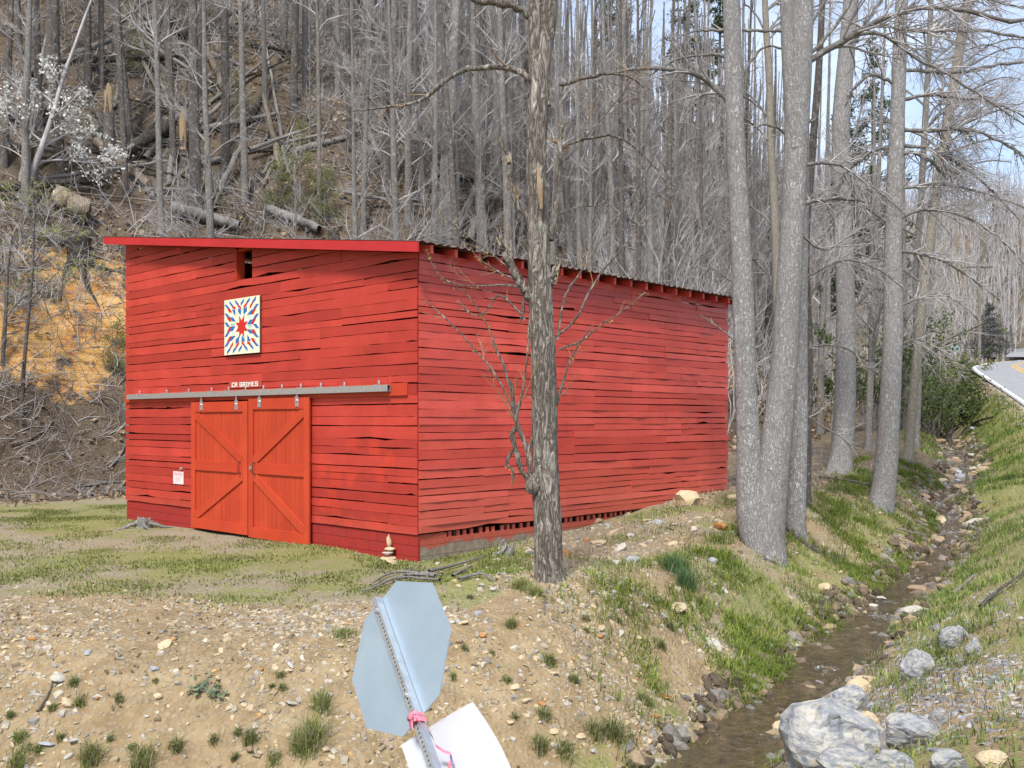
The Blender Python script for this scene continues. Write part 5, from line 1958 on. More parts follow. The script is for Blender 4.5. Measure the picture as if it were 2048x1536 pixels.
stick('bleached stick lying on the leaf litter beside the barn front', [(165, 980), (210, 975), (250, 968)], 5, M['silver'], None, .06, 2)
stick('white bare stick lying on the clay slope left of the barn', [(218, 948), (240, 920), (252, 895)], 5, M['silver'], None, .1, 2)
stick('pale thin stick on the grass at the foot of the left slope', [(20, 905), (70, 880), (110, 850)], 4, M['silver'], None, .1, 2)
stick('pale slanted stick half buried in the dirt bank at lower left', [(75, 1430), (95, 1405), (105, 1380)], 6, M['log'], None, .03, 0)
stick('thin grey root hanging down the mound below the near tree', [(1095, 1180), (1090, 1200), (1089, 1235)], 4, M['silver'], None, .02, 1)
stick('brown branch lying between the set-back poplar and the leaning poplar', [(1640, 960), (1700, 968), (1760, 980)], 6, M['grey'], None, .08, 3)
stick('pale branch lying across the stream below the small fall', [(1790, 1065), (1840, 1078), (1890, 1078)], 4, M['pale'], None, .1, 2)
stick('bare branch lying over the roadside bank above the stream', [(1925, 880), (1950, 860), (1985, 840)], 8, M['logd'], None, .1, 4)

# ------------------------------------------------------------------ evergreens and shrubs
def leafy(name, label, cat, p, stems, leafpts, size, c0, c1, per=3, spread=.06, shape=1., mtw='twigd', group=None, part='foliage', seed=1):
    g = np.random.default_rng(seed)
    t = thing(name, label, cat, tuple(p), group=group)
    V, Fq = join_tubes(stems)
    tag(link('stems', npmesh('stems', V - p, Fq, M[mtw], True), t), kind='stuff')
    V, Fq, tc = leaves_at(leafpts, size, g, c0, c1, per=per, spread=spread, shape=shape)
    tag(link(part, npmesh(part, V - p, Fq, M['leaf'], False, {'tint': tc}), t), kind='stuff')
    return t


def conifer(label, px, py, Yv, H, Rr, seed, c0, c1, group=None, name='hemlock', dens=1., base=None, t0=.08):
    g = np.random.default_rng(seed)
    p = np.array(base) if base is not None else ground_at([(px, py)])[0]
    n = 10
    P = np.array([(p[0], p[1], p[2] - .2 + z) for z in np.linspace(0, H, n)])
    R = np.linspace(.012 * H, .01, n)
    nb_ = int(110 * dens)
    t = t0 + (1 - t0) * g.random(nb_)
    S = np.array([p[0], p[1], p[2]]) + np.stack([0 * t, 0 * t, t * H], 1)
    a = g.random(nb_) * 2 * PI
    D = np.stack([np.cos(a), np.sin(a), .15 + 0 * a], 1)
    P1, R1 = grow(S, D, Rr * (1.05 - t) ** .8 * (.6 + .6 * g.random(nb_)), 7, .006 * H * (1.1 - t), .004, -.5, .08, g)
    P2, R2 = spawn(P1, R1, nb_ * 6, .15, 1, .7, .45, 4, .003, .6, -.3, .1, g)
    pts = np.concatenate([P2[:, 1:].reshape(-1, 3), P1[:, 2:].reshape(-1, 3)])
    return leafy(name, label, 'evergreen tree', p, [(P[None], R[None], 8), (P1, R1, 4), (P2, R2, 3)], pts, .16 * (H / 12) ** .5, c0, c1, 3, .10, .55, 'twigd', group, 'needles', seed)


DG0, DG1 = (.035, .065, .022), (.085, .115, .035)
for i, (px, Yv, H, Rr, lab) in enumerate(((1745, 58, 22, 3.4, 'tall dark green hemlock rising behind the set-back poplar'), (1690, 64, 21, 3.0, 'dark green hemlock half hidden behind the stout grey trunk'),
                                          (1370, 66, 27, 3.0, 'dark hemlock high behind the left trunk of the double poplar'), (1235, 70, 25, 2.8, 'dark hemlock deep in the wood above the long roof'), (1440, 70, 25, 3.0, 'dark hemlock deep behind the double poplar'))):
    X = (px - CX) / F * Yv
    conifer(lab, 0, 0, Yv, H, Rr, 40 + i, DG0, DG1, base=(X, Yv, gz(X, Yv)), dens=1.2, t0=.25)
for i, (px, py, H, Rr, lab) in enumerate(((600, 430, 3.2, 1.1, 'feathery young pine above the barn roof, tallest of its clump'), (560, 420, 2.2, .9, 'feathery young pine left in the clump above the roof'), (650, 455, 2.4, .9, 'feathery young pine right in the clump above the roof'), (412, 425, 1.8, .8, 'young green pine beside a straight lichened trunk'),
                                          (235, 740, 1.6, .7, 'small green pine on the clay bank beside the barn corner'), (470, 250, 2.0, .9, 'young green pine high on the slope behind the leaning pole'), (270, 150, 1.8, .9, 'young green pine high on the upper left slope'))):
    conifer(lab, px, py, 0, H, Rr, 60 + i, (.13, .16, .05), (.30, .32, .12), name='young_pine', dens=.28)
# far dark cedar by the road bend
X = (1980 - CX) / F * 92
cz = ZC + (HY - 702) / F * 92
conifer('dense dark blue-green cedar standing beyond the road bend', 0, 0, 92, 4.9, 2.5, 71, (.012, .03, .028), (.03, .055, .045), base=(X, 92, cz - .4), name='cedar', dens=1.6, t0=.02)

# rhododendron thicket at the stream head
for i, (px, py, w, h, Yv, lab) in enumerate(((1862, 800, 70, 120, 44, 'glossy green rhododendron bush at the stream head, nearest the trunks'), (1893, 812, 60, 70, 46, 'glossy green rhododendron bush beside the white road edge'), (1830, 790, 70, 190, 47, 'tall loose rhododendron bush behind the slender tree'), (1885, 735, 50, 45, 58, 'rounded yellow-green bush beyond the road bend'), (1745, 740, 60, 110, 38, 'small rhododendron bush between set-back poplar and leaning poplar'))):
    g = np.random.default_rng(80 + i)
    X = (px - CX) / F * Yv
    p = np.array([X, Yv, gz(X, Yv)])
    zc_ = ZC + (HY - py) / F * Yv
    p[2] = min(p[2], zc_)
    s = Yv / F
    n = 26
    S = p + g.normal(size=(n, 3)) * np.array([w * s * .12, .3, 0])
    D = np.stack([g.normal(size=n) * .5, g.normal(size=n) * .5, np.ones(n)], 1)
    top = (zc_ - p[2]) + h * s
    P1, R1 = grow(S, D, top * (.5 + .6 * g.random(n)), 8, .02, .006, .1, .16, g)
    P2, R2 = spawn(P1, R1, 170, .3, 1, .8, .3, 4, .004, .6, .3, .1, g)
    c0, c1 = ((.05, .085, .03), (.16, .20, .06)) if i != 3 else ((.16, .19, .04), (.28, .30, .08))
    leafy('rhododendron', lab, 'bush', p, [(P1, R1, 5), (P2, R2, 3)], P2[:, 1:].reshape(-1, 3), .17, c0, c1, 5, .13, .8, seed=i)
# beech saplings holding tan leaves
for i, (px, py, h, Yv, lab) in enumerate(((1660, 800, 300, 36, 'young beech keeping tan dead leaves behind the single poplar'), (1725, 760, 240, 38, 'young beech keeping tan dead leaves right of the stout trunk'), (1625, 900, 260, 30, 'small beech with tan leaves close behind the double poplar'))):
    g = np.random.default_rng(90 + i)
    X = (px - CX) / F * Yv
    p = np.array([X, Yv, gz(X, Yv)])
    P0, R0_ = grow(p[None], np.array([[0, 0, 1.]]), h * Yv / F, 12, .04, .008, .2, .06, g)
    P1, R1 = spawn(P0, R0_, 26, .2, 1, 1.0, .3, 7, .004, .5, .2, .12, g)
    P2, R2 = spawn(P1, R1, 130, .2, 1, .7, .4, 4, .003, .6, .1, .1, g)
    leafy('beech_sapling', lab, 'sapling', p, [(P0, R0_, 7), (P1, R1, 4), (P2, R2, 3)], P2[:, 2:].reshape(-1, 3), .085, (.40, .27, .12), (.55, .42, .24), 1, .08, .8, seed=i)
# white flowering tree, left
p = ground_at([(52, 400)])[0]
g = np.random.default_rng(55)
q = smooth_poly(screen_path([(45, 400, 14), (62, 350, 13), (85, 290, 11), (108, 220, 9), (128, 150, 8), (150, 90, 6), (175, 20, 5), (195, -30, 3)], p[1]), 14)
br = [[(75, 300, 7), (110, 280, 6, .3), (150, 265, 4, .6), (205, 270, 2, .8)], [(100, 240, 6), (130, 215, 4, -.4), (165, 180, 3, -.6)], [(85, 285, 6), (50, 255, 4, -.3), (10, 220, 3, -.5), (-30, 210, 2)], [(110, 210, 5), (75, 180, 4, .4), (40, 165, 2, .5)], [(120, 170, 5), (100, 135, 3, -.2), (85, 120, 2)], [(70, 325, 6), (120, 320, 4, .4), (200, 325, 3, .6), (240, 300, 2)], [(90, 275, 5), (130, 245, 3, .7), (175, 235, 2, .9)]]
LP = np.array([smooth_poly(screen_path(b_, p[1]), 14) for b_ in br])
P2, R2 = spawn(LP[:, :, :3], LP[:, :, 3], 150, .1, 1, .8, .45, 6, .003, .6, .25, .12, g)
P3, R3 = spawn(P2, R2, 260, .2, 1, .7, .5, 4, .002, .7, .1, .1, g)
pts = np.concatenate([P2[:, 2:].reshape(-1, 3), P3[:, 1:].reshape(-1, 3)])
leafy('flowering_tree', 'white blossoming small tree arching over the left slope', 'tree', p, [(q[None, :, :3], q[None, :, 3], 8), (LP[:, :, :3], LP[:, :, 3], 6), (P2, R2, 3), (P3, R3, 3)], pts[g.random(len(pts)) < .75], .085, (.66, .66, .62), (.82, .82, .79), 2, .06, 1.5, 'twig', None, 'blossom', 5)
# fresh-leaved shrubs round the clay bank
for i, (px, py, w, h, lab) in enumerate(((60, 440, 130, 70, 'shrub with fresh yellow-green leaves at the left picture edge'), (165, 560, 110, 55, 'leafy green sprouts over the roots of the charred stump'), (120, 500, 70, 60, 'small yellow-green shrub left of the charred stump'), (30, 620, 70, 60, 'thin green shrub on the left clay face'), (100, 600, 60, 50, 'grey-green sprig hanging on the clay bank'), (18, 560, 70, 80, 'twiggy shrub with few green leaves at the far left'), (1950, 820, 60, 40, 'low green weeds on the roadside bank'), (1460, 560, 60, 90, 'twiggy bush with pale green leaves behind the barn end'))):
    g = np.random.default_rng(100 + i)
    p = ground_at([(px, py)])[0]
    s = p[1] / F
    n = 22
    S = p + g.normal(size=(n, 3)) * np.array([w * s * .2, .2, .05])
    D = np.stack([g.normal(size=n) * .7, g.normal(size=n) * .5 - .4, np.ones(n)], 1)
    P1, R1 = grow(S, D, h * s * (.6 + .8 * g.random(n)), 7, .012, .004, -.2, .2, g)
    P2, R2 = spawn(P1, R1, 90, .2, 1, .8, .45, 4, .002, .6, .1, .15, g)
    lp_ = P2[:, 1:].reshape(-1, 3)
    leafy('shrub', lab, 'shrub', p, [(P1, R1, 4), (P2, R2, 3)], lp_[g.random(len(lp_)) < (.75 if i < 3 else .35)], .075, (.20, .24, .04), (.40, .40, .09), 2, .05, .9, 'twig', None, 'foliage', i)
# thin sapling in front of the clay face
for i, (pts, lab) in enumerate((([(44, 845, 8), (46, 760, 8), (54, 660, 7), (62, 580, 6), (66, 520, 5), (68, 450, 4), (75, 380, 2)], 'slim dark sapling standing in front of the clay face'), ([(5, 730, 9), (8, 680, 9), (12, 620, 7), (16, 540, 5), (25, 470, 3)], 'short dark sapling at the left edge before the clay face'))):
    p = ground_at([pts[0][:2]])[0]
    hero_tree('sapling', lab, 'sapling', tuple(p), [pts], [[(60, 600, 4), (90, 570, 3, -.3), (120, 540, 2, -.5)], [(64, 540, 4), (30, 500, 3, .3), (-10, 470, 2)], [(50, 720, 4), (20, 740, 3, -.4), (-20, 750, 2)]] if i == 0 else [[(10, 640, 4), (40, 600, 3), (70, 580, 2)]],
              M['pine'], M['grey'], (24, 60, 0), p[1], k=8, rings=24, ridge=.05, flare=None, seed=120 + i, twlen=.5)


# ------------------------------------------------------------------ stones
def rock_mesh(name, seed, m, sub=2, flat=.6, cutn=6, rough=.06):
    g = np.random.default_rng(seed)
    bm = bmesh.new()
    bmesh.ops.create_icosphere(bm, subdivisions=sub, radius=1)
    V = np.array([v.co[:] for v in bm.verts])
    for _ in range(cutn):                                   # plane cuts give facets
        n = unit(g.normal(size=3))
        d = g.uniform(.55, .9)
        s = V @ n
        V = np.where((s > d)[:, None], V - np.outer(s - d, n), V)
    V = V * (1 + rough * g.normal(size=(len(V), 1)))
    V = V * np.array([1, .62 + .3 * g.random(), flat * (.8 + .4 * g.random())])
    for v, c in zip(bm.verts, V): v.co = c
    me = bpy.data.meshes.new(name)
    bm.to_mesh(me)
    bm.free()
    me.materials.append(m)
    return me


SK = ['st_tan', 'st_grey', 'st_blue', 'st_orange', 'st_brown']
STM = {k: [rock_mesh('stone', 10 * i + j, M[k], 2, .5, 7) for j in range(4)] for i, k in enumerate(SK)}
SW_ = {'st_tan': 'tan', 'st_grey': 'grey', 'st_blue': 'blue-grey', 'st_orange': 'rusty orange', 'st_brown': 'brown'}
sg_ = np.random.default_rng(31)


def put_stone(px, py, w, kind, label, group=None, flat=1., tilt=.3, sink=.25, yaw=None, hr=None):
    p = ground_at([(px, py)])[0]
    r = w / 2 / F * p[1]
    o = link('stone', STM[kind][sg_.integers(4)], None, (p[0], p[1], p[2] + r * .5 * flat * (1 - 2 * sink) * .6))
    o.rotation_euler = (sg_.normal() * tilt, sg_.normal() * tilt, sg_.random() * 6.3 if yaw is None else yaw)
    o.scale = (r, r, r * flat)
    return tag(o, label, 'stone', group)


for px, py, w, kd, fl, lab in ((1370, 1008, 62, 'st_tan', 1.5, 'largest tan boulder on the bench in front of the barn side wall'), (1472, 1000, 44, 'st_tan', 1., 'tan boulder touching the left of the double poplar'),
                               (1442, 1060, 42, 'st_orange', 1., 'orange-stained stone between tan boulder and double poplar'), (1388, 1062, 22, 'st_grey', 1.4, 'pale pointed stone left of the orange-stained stone'),
                               (1132, 1110, 22, 'st_orange', 1.6, 'rusty round stone touching the near tree trunk on its right'), (1195, 1090, 46, 'st_tan', .6, 'flat pale slab right of the near tree'),
                               (1060, 1108, 30, 'st_grey', 1.3, 'pale stone half hidden left behind the near tree'), (1240, 1100, 44, 'st_grey', .6, 'flat grey slab lying right of the pale slab'), (1265, 1124, 46, 'st_blue', .8, 'dark slate block tilted below the flat grey slab'),
                               (1350, 1218, 50, 'st_tan', .8, 'long cream stone set in the bank slope right of the near tree'), (1200, 1279, 22, 'st_orange', .8, 'bright orange flat stone on the dirt bank'), (1425, 1296, 46, 'st_grey', .5, 'long grey slab lying down the grassy bank'),
                               (1290, 1218, 24, 'st_grey', .9, 'pale grey stone just left of the long cream stone'), (1225, 1070, 26, 'st_tan', 1., 'tan stone beside the lath ends under the wall'), (1345, 1090, 24, 'st_tan', 1.2, 'upright tan wedge stone on the bench'),
                               (585, 1415, 36, 'st_grey', .5, 'broad flat grey stone in the dirt near the grass clumps'), (150, 1490, 30, 'st_grey', .7, 'pale upright slab in the lower left dirt bank'), (92, 1503, 34, 'st_blue', .5, 'blue-grey slate at the lower left corner of the bank'),
                               (115, 1366, 44, 'st_grey', .5, 'tilted flat slate beside a dark green tuft at left'), (315, 1400, 22, 'st_tan', 1., 'cream round stone in the middle of the left dirt bank'), (135, 1415, 34, 'st_tan', .9, 'cream lump of stone in the left bank below the tilted slate'),
                               (330, 1295, 36, 'st_tan', .8, 'tan flat stone near the crest of the left bank'), (1085, 1412, 22, 'st_orange', .9, 'orange upright pebble stone right of the white sheet'), (1055, 1410, 26, 'st_tan', .9, 'tan oval stone right of the white sheet'),
                               (1305, 1385, 14, 'st_grey', 1.2, 'small bright white stone low on the right bank'), (880, 1250, 26, 'st_tan', .8, 'tan oval stone touching the octagon edge'), (956, 1230, 26, 'st_blue', .9, 'blue-grey stone on the bank right of the octagon'), (950, 1335, 20, 'st_brown', 1., 'purple-brown stone right of the octagon'),
                               (1255, 1010, 24, 'st_orange', .9, 'small orange stone at the foot of the wall'), (1190, 1045, 34, 'st_brown', .9, 'brown stone at the wall foot right of the near tree'), (1525, 1390, 30, 'st_brown', .8, 'rust-brown flat stone at the water edge, upper'), (1550, 1400, 44, 'st_brown', .8, 'rust-brown long stone at the water edge, lower'),
                               (1455, 1458, 34, 'st_brown', 1.2, 'tan-brown rounded stone standing in the lower stream'), (1505, 1480, 26, 'st_grey', .8, 'grey flat stone in the lower stream'), (1450, 1505, 26, 'st_grey', .6, 'pale low stone in shallow water at the bottom'), (1650, 1335, 40, 'st_brown', .9, 'dark wet rock splitting the small fall'), (1610, 1320, 26, 'st_brown', .9, 'brown stone on the left edge of the small fall'),
                               (1745, 1318, 28, 'st_grey', 1.1, 'pale round stone at the pool edge by the right grass'), (1590, 1295, 28, 'st_grey', .8, 'grey slab under the left grass edge'), (1780, 1290, 30, 'st_tan', .5, 'flat pale stone in the middle of the pool'), (1650, 1180, 40, 'st_tan', .9, 'tan block stone below the double poplar foot'), (1560, 1122, 26, 'st_tan', 1.2, 'tan stone right of the double poplar foot')):
    put_stone(px, py, w, kd, lab, flat=fl)

zones_ = [(52, (0, 720), (1275, 1530), 'on the bare dirt bank left of the leaning sign', (9, 24)), (52, (885, 1330), (1195, 1520), 'on the bare dirt slope right of the leaning sign', (9, 26)),
          (40, (1120, 1470), (1040, 1190), 'scattered over the bench between near tree and poplars', (9, 28)), (18, (850, 1090), (1110, 1200), 'strewn round the sticks and the near tree foot', (9, 24)), (12, (1500, 1800), (1060, 1260), 'on the grassy slope below the poplars', (8, 20))]
for n, xr, yr, where, sz in zones_:
    for _ in range(n):
        px, py = sg_.uniform(*xr), sg_.uniform(*yr)
        w = sz[0] + (sz[1] - sz[0]) * sg_.random() ** 1.8
        kd = sg_.choice(SK, p=[.46, .32, .08, .05, .09])
        put_stone(px, py, w, kd, 'small ' + SW_[kd] + ' stone ' + where, SW_[kd] + ' stones ' + where, flat=sg_.uniform(.6, 1.2))
# stones along and in the stream
gS = np.random.default_rng(17)
idx = gS.integers(int(len(st_line) * .18), len(st_line) - 200, 400)
cnt = 0
for i in idx:
    if cnt >= 64: break
    p = st_line[i]
    if p[1] > 45 or p[1] < 8.5: continue
    T = st_line[min(i + 1, len(st_line) - 1)] - st_line[i - 1]
    nv_ = np.array([-T[1], T[0]]) / np.hypot(T[0], T[1])
    off = gS.choice([-1, 1]) * gS.uniform(.15, .75)
    x, y = p[:2] + nv_ * off
    r = gS.uniform(.05, .17) * (1 + .02 * y)
    kd = gS.choice(SK, p=[.18, .32, .14, .04, .32])
    o = link('stone', STM[kd][gS.integers(4)], None, (x, y, max(p[2] - .02, gz(x, y)) + r * .15))
    o.rotation_euler = (gS.normal() * .2, gS.normal() * .2, gS.random() * 6.3)
    o.scale = (r * 1.2, r, r * gS.uniform(.6, 1.1))
    tag(o, 'wet ' + SW_[kd] + ' stone lying in or beside the running stream', 'stone', SW_[kd] + ' stones of the stream bed')
    cnt += 1


def boulder(label, px, py, w, h, seed, m='boulder', rz=0., dep=.8, sink=.25, cutn=9):
    p = ground_at([(px, py)])[0]
    s = p[1] / F
    me = rock_mesh('boulder', seed, M[m], 4, 1., cutn, .012)
    V = np.array([v.co[:] for v in me.vertices])
    g = np.random.default_rng(seed)
    d = fbm(V[:, 0] * 2 + seed, V[:, 1] * 2 + V[:, 2] * 1.7, 5, seed % 8)
    V = V * (1 + .16 * d)[:, None]
    V = V + .02 * g.normal(size=V.shape) * (np.abs(fbm(V[:, 0] * 5, V[:, 1] * 5 + V[:, 2] * 3, 2, 3)) > .1)[:, None]
    V = V / np.abs(V).max(0)
    for v, c in zip(me.vertices, V): v.co = c
    r = w / 2 * s
    hh = h * s * .62
    o = link('boulder', me, None, (p[0], p[1] + r * .3, p[2] + hh * (1 - 2 * sink)))
    o.scale = (r, r * dep, hh)
    o.rotation_euler = (0, 0, rz)
    return tag(o, label, 'boulder')


boulder('biggest white and grey boulder at the near edge of the stream', 1682, 1540, 236, 140, 3, rz=.3, cutn=16)
boulder('low pale boulder against the left foot of the biggest boulder', 1612, 1560, 90, 66, 14, rz=.8, cutn=12)
boulder('rounded blue-grey boulder behind the biggest boulder', 1702, 1432, 84, 62, 4, rz=.2)
boulder('angular blue-grey boulder topped with gravel on the right bank', 1822, 1502, 118, 72, 5, rz=-.15, cutn=12)
boulder('grey pointed boulder in the grass above the gravel', 1838, 1356, 76, 66, 6, rz=.4)
boulder('grey gravelly boulder cut by the bottom picture edge', 1700, 1560, 130, 62, 7, rz=.1)
boulder('flat grey boulder low in the gravel right of the biggest boulder', 1790, 1560, 120, 60, 15, rz=.5, cutn=14)
boulder('small grey boulder in the slate chips above the angular boulder', 1880, 1452, 56, 34, 16, rz=1.1, cutn=12)
boulder('bluish low boulder at the bottom edge right of the angular boulder', 1905, 1548, 90, 46, 17, rz=.2, cutn=12)
boulder('tan small boulder wedged between biggest and angular boulders', 1737, 1470, 52, 48, 8, 'st_tan')
boulder('rusty tan boulder at the pool outlet behind the rounded boulder', 1722, 1395, 56, 36, 9, 'st_tan')
boulder('narrow grey boulder in right-bank grass, left of a pair', 1905, 1300, 52, 46, 10, rz=.5)
boulder('narrow grey boulder in right-bank grass, right of a pair', 1950, 1308, 40, 38, 11, rz=.9)
boulder('tan boulder at the bottom right corner', 1990, 1545, 66, 40, 12, 'st_tan')
boulder('grey block above the pair on the right bank', 1922, 1280, 36, 34, 13)

# cairn by the barn corner: each stone lies loose on the one below
cp = ground_at([(778, 1121)])[0]
s = cp[1] / F
zc_ = cp[2] - .02
for k, (w, h, dx, kd, lab) in enumerate(((34, 12, 0, 'st_tan', 'flat tan stone at the bottom of the little cairn'), (24, 9, -2, 'st_grey', 'flat stone second from below in the little cairn'), (23, 8, 2, 'st_tan', 'flat stone second from top in the little cairn'), (19, 26, -1, 'st_tan', 'pointed stone on top of the little cairn'))):
    me = rock_mesh('stone', 200 + k, M[kd], 3, 1., 8, .01)
    V = np.array([v.co[:] for v in me.vertices])
    V = V / np.abs(V).max(0)
    if k == 3: V[:, :2] *= (1 - .42 * (V[:, 2:3] + 1))
    for v, c in zip(me.vertices, V): v.co = c
    o = link('stone', me, None, (cp[0] + dx * s, cp[1], zc_ + h * s / 2))
    o.scale = (w * s / 2, w * s / 2 * .8, h * s / 2 * 1.12)
    tag(o, lab, 'stone', 'stones of the little cairn')
    zc_ += h * s
o = put_stone(787, 1128, 40, 'st_tan', 'tilted tan slab leaning at the foot of the little cairn', flat=.5, tilt=0)
o.rotation_euler = (.1, .5, .2)


# ------------------------------------------------------------------ far things by the road bend
Yp = 88.
def far_pt(px, py, Y): return W(px, py, Y)
for i, (px, h, lab) in enumerate(((1976, 17, 'black mailbox on a thick post by the road bend, left of a pair'), (1987, 13, 'black mailbox on a thin post by the road bend, right of a pair'))):
    z = far_pt(px, 721, Yp)
    z[2] = max(gz(z[0], z[1]), z[2] - .3)
    s = Yp / F
    t = thing('mailbox', lab, 'mailbox', tuple(z))
    b = MB()
    b.box((-.06, -.06, -.2), (.06, .06, h * s * .75))
    b.build('post', M['black'], t)
    b = MB()
    b.tube([(0, -.25, h * s * .85), (0, .25, h * s * .85)], [.13, .13], 10)
    b.box((-.13, -.25, h * s * .70), (.13, .25, h * s * .85))
    b.build('box', M['black'], t)
    b = MB()
    b.box((.135, -.05, h * s * .82), (.145, .05, h * s * .98))
    b.build('flag', M['qred'], t)
p = far_pt(1959, 724, 82.)
p[2] = max(gz(p[0], p[1]), p[2] - .3)
t = thing('utility_pole', 'weathered wooden utility pole left of the mailboxes by the road', 'utility pole', tuple(p))
b = MB()
b.tube([(0, 0, -.5), (0, 0, 4.), (-.05, 0, 9.)], [.15, .13, .10], 10)
b.build('pole', M['grey'], t)
b = MB()
b.box((-1.1, -.06, 8.2), (1.1, .06, 8.35))
b.build('crossarm', M['logd'], t)
p = far_pt(1909, 715, 70.)
p[2] = gz(p[0], p[1])
t = thing('warning_sign', 'grey back of a diamond warning sign beyond the stream', 'road sign', tuple(p))
zs = far_pt(1909, 697, 70.)[2] - p[2]
b = MB()
b.prism([(0, zs - .42), (.42, zs), (0, zs + .42), (-.42, zs)], -.02, 0)
b.build('diamond_panel', M['signback'], t)
b = MB()
b.box((-.03, -.06, -.3), (.03, -.021, zs + .3))
b.build('post', M['galv'], t)
p = far_pt(2012, 714, 95.)
drv = npmesh('driveway', np.array([W(2008, 716, 92), W(2075, 716, 92), W(2075, 700, 112), W(2028, 702, 112), W(2020, 698, 122), W(2075, 690, 135)]) + np.array([0, 0, .1]), [np.array([(0, 1, 2, 3), (3, 2, 5, 4)])], M['asphalt'])
tag(link('driveway', drv), kind='structure')


# ------------------------------------------------------------------ ground cover
def in_view(x, y, z, m=60):
    px = CX + x / y * F
    py = HY - (z - ZC) / y * F
    return (px > -m) & (px < 2048 + m) & (py < 1536 + m * 2) & (py > -m)


def sample(n, xr, yr, g):
    x, y = g.uniform(*xr, n), g.uniform(*yr, n)
    return x, y


def blades(name, x, y, ln, c0, c1, g, width=.006, lean=.5, flat=None, curl=.5, fat=1.):
    n = len(x)
    z = terrain(x, y) - .008
    a = g.random(n) * 2 * PI
    d = np.stack([np.cos(a), np.sin(a)], 1)
    lv = ln * (.6 + .7 * g.random(n))
    le = lean * (.3 + g.random(n))
    w = width * (.7 + .6 * g.random(n)) * fat
    B = np.stack([x, y, z], 1)
    up = np.array([0, 0, 1.])
    d3 = np.concatenate([d, np.zeros((n, 1))], 1)
    sd = np.stack([-d[:, 1], d[:, 0], np.zeros(n)], 1)
    m1 = B + d3 * (lv * le * .35)[:, None] + up * (lv * .55 * np.sqrt(np.clip(1 - le * .3, .15, 1)))[:, None]
    tp = B + d3 * (lv * le * (.9 + curl * .3))[:, None] + up * (lv * np.clip(1 - le * curl, .08, 1))[:, None]
    if flat is not None:
        m1[:, 2] = terrain(m1[:, 0], m1[:, 1]) + flat * (1 + g.random(n))
        tp[:, 2] = terrain(tp[:, 0], tp[:, 1]) + flat * g.random(n) * 1.5
    ws = sd * w[:, None]
    V = np.stack([B - ws, B + ws, m1 - ws * .7, m1 + ws * .7, tp], 1).reshape(-1, 3)
    i = np.arange(n)[:, None] * 5
    t = g.random((n, 1))
    col = np.array(c0) * (1 - t) + np.array(c1) * t
    pat = (.8 + .9 * (fbm(x * 1.1, y * 1.1, 3, 4) + .25))[:, None]
    col = col * np.clip(pat, .55, 1.5) * (.8 + .4 * g.random((n, 1)))
    return V, i + np.array([[0, 1, 3, 2]]), i + np.array([[2, 3, 4]]), np.repeat(col, 5, 0)


def stuff_blades(name, sets, m):
    Vs, Q, T, Cc, n = [], [], [], [], 0
    for V, q, t, c in sets:
        Vs.append(V); Q.append(q + n); T.append(t + n); Cc.append(c)
        n += len(V)
    me = npmesh(name, np.concatenate(Vs), [np.concatenate(Q), np.concatenate(T)], m, False, {'tint': np.concatenate(Cc)})
    return tag(link(name, me), kind='stuff')


gg = np.random.default_rng(101)
# yard: short, patchy, half dry
sets = []
def pick(n, xr, yr, f, g=gg):
    x, y = sample(n, xr, yr, g)
    return_ = f(x, y)
    k = g.random(n) < return_
    return x[k], y[k]
def grassiness(x, y):
    g, s, h, d, rd = zones(x, y)
    z = terrain(x, y)
    return g * in_view(x, y, z)
def barn_free(x, y):
    a, b = ab(x, y)
    return ~((a > -.05) & (a < BA + .05) & (b > -.05) & (b < BB + .05))
clump = lambda x, y, sc, s: np.clip(3.2 * (fbm(x * sc, y * sc, 3, s) + .10), 0, 1)
x, y = pick(330000, (-13, 0.5), (9.5, 25), lambda x, y: grassiness(x, y) * clump(x, y, 1.1, 2) * barn_free(x, y) * .85)
sets.append(blades('g', x, y, .060, (.13, .155, .04), (.32, .345, .12), gg, .007, .7, fat=1.2))
x, y = pick(110000, (-.5, 8), (11.5, 26), lambda x, y: grassiness(x, y) * clump(x, y, 1.6, 3) * (zones(x, y)[3] > 1.5) * barn_free(x, y))
sets.append(blades('g', x, y, .10, (.085, .135, .03), (.25, .31, .08), gg, .006, .7))
stuff_blades('grass', sets, M['grass'])
# lush grass on both banks of the stream
sTan = np.gradient(st_line[:, :2], axis=0)
sTan = sTan / np.linalg.norm(sTan, axis=1, keepdims=True)
def along(n, ylo, yhi, d0, d1, f, g=gg, pw=1.):
    ok = np.nonzero((st_line[:, 1] > ylo) & (st_line[:, 1] < yhi))[0]
    i = g.choice(ok, n)
    d = d0 + (d1 - d0) * g.random(n) ** pw
    x = st_line[i, 0] - sTan[i, 1] * d + g.normal(size=n) * .05
    y = st_line[i, 1] + sTan[i, 0] * d + g.normal(size=n) * .05
    k = g.random(n) < f(x, y) * in_view(x, y, terrain(x, y))
    return x[k], y[k]
sets = []
cl = lambda x, y, s: np.clip(.15 + 3.4 * (fbm(x * 1.5, y * 1.5, 3, s) + .12), 0, 1) * np.clip(.35 + 2.5 * (fbm(x * 5, y * 5, 2, s) + .12), 0, 1)
x, y = along(120000, 8.8, 27, .34, 2.6, lambda x, y: cl(x, y, 5) * sstep(1.0, 3.0, x + .2 * y - 1.6), pw=1.5)
sets.append(blades('g', x, y, .20, (.075, .13, .022), (.30, .36, .07), gg, .0055, .9, curl=.6))
x, y = along(150000, 8.8, 45, -.3, -5.5, lambda x, y: cl(x, y, 6) * (zones(x, y)[4] > .25) * np.clip(1.1 - .95 * np.exp(-((x - 4.0) ** 2 + (y - 9.4) ** 2) / 2.2), 0, 1), pw=1.2)
sets.append(blades('g', x, y, .18, (.065, .125, .028), (.27, .34, .08), gg, .006, .85, curl=.6))
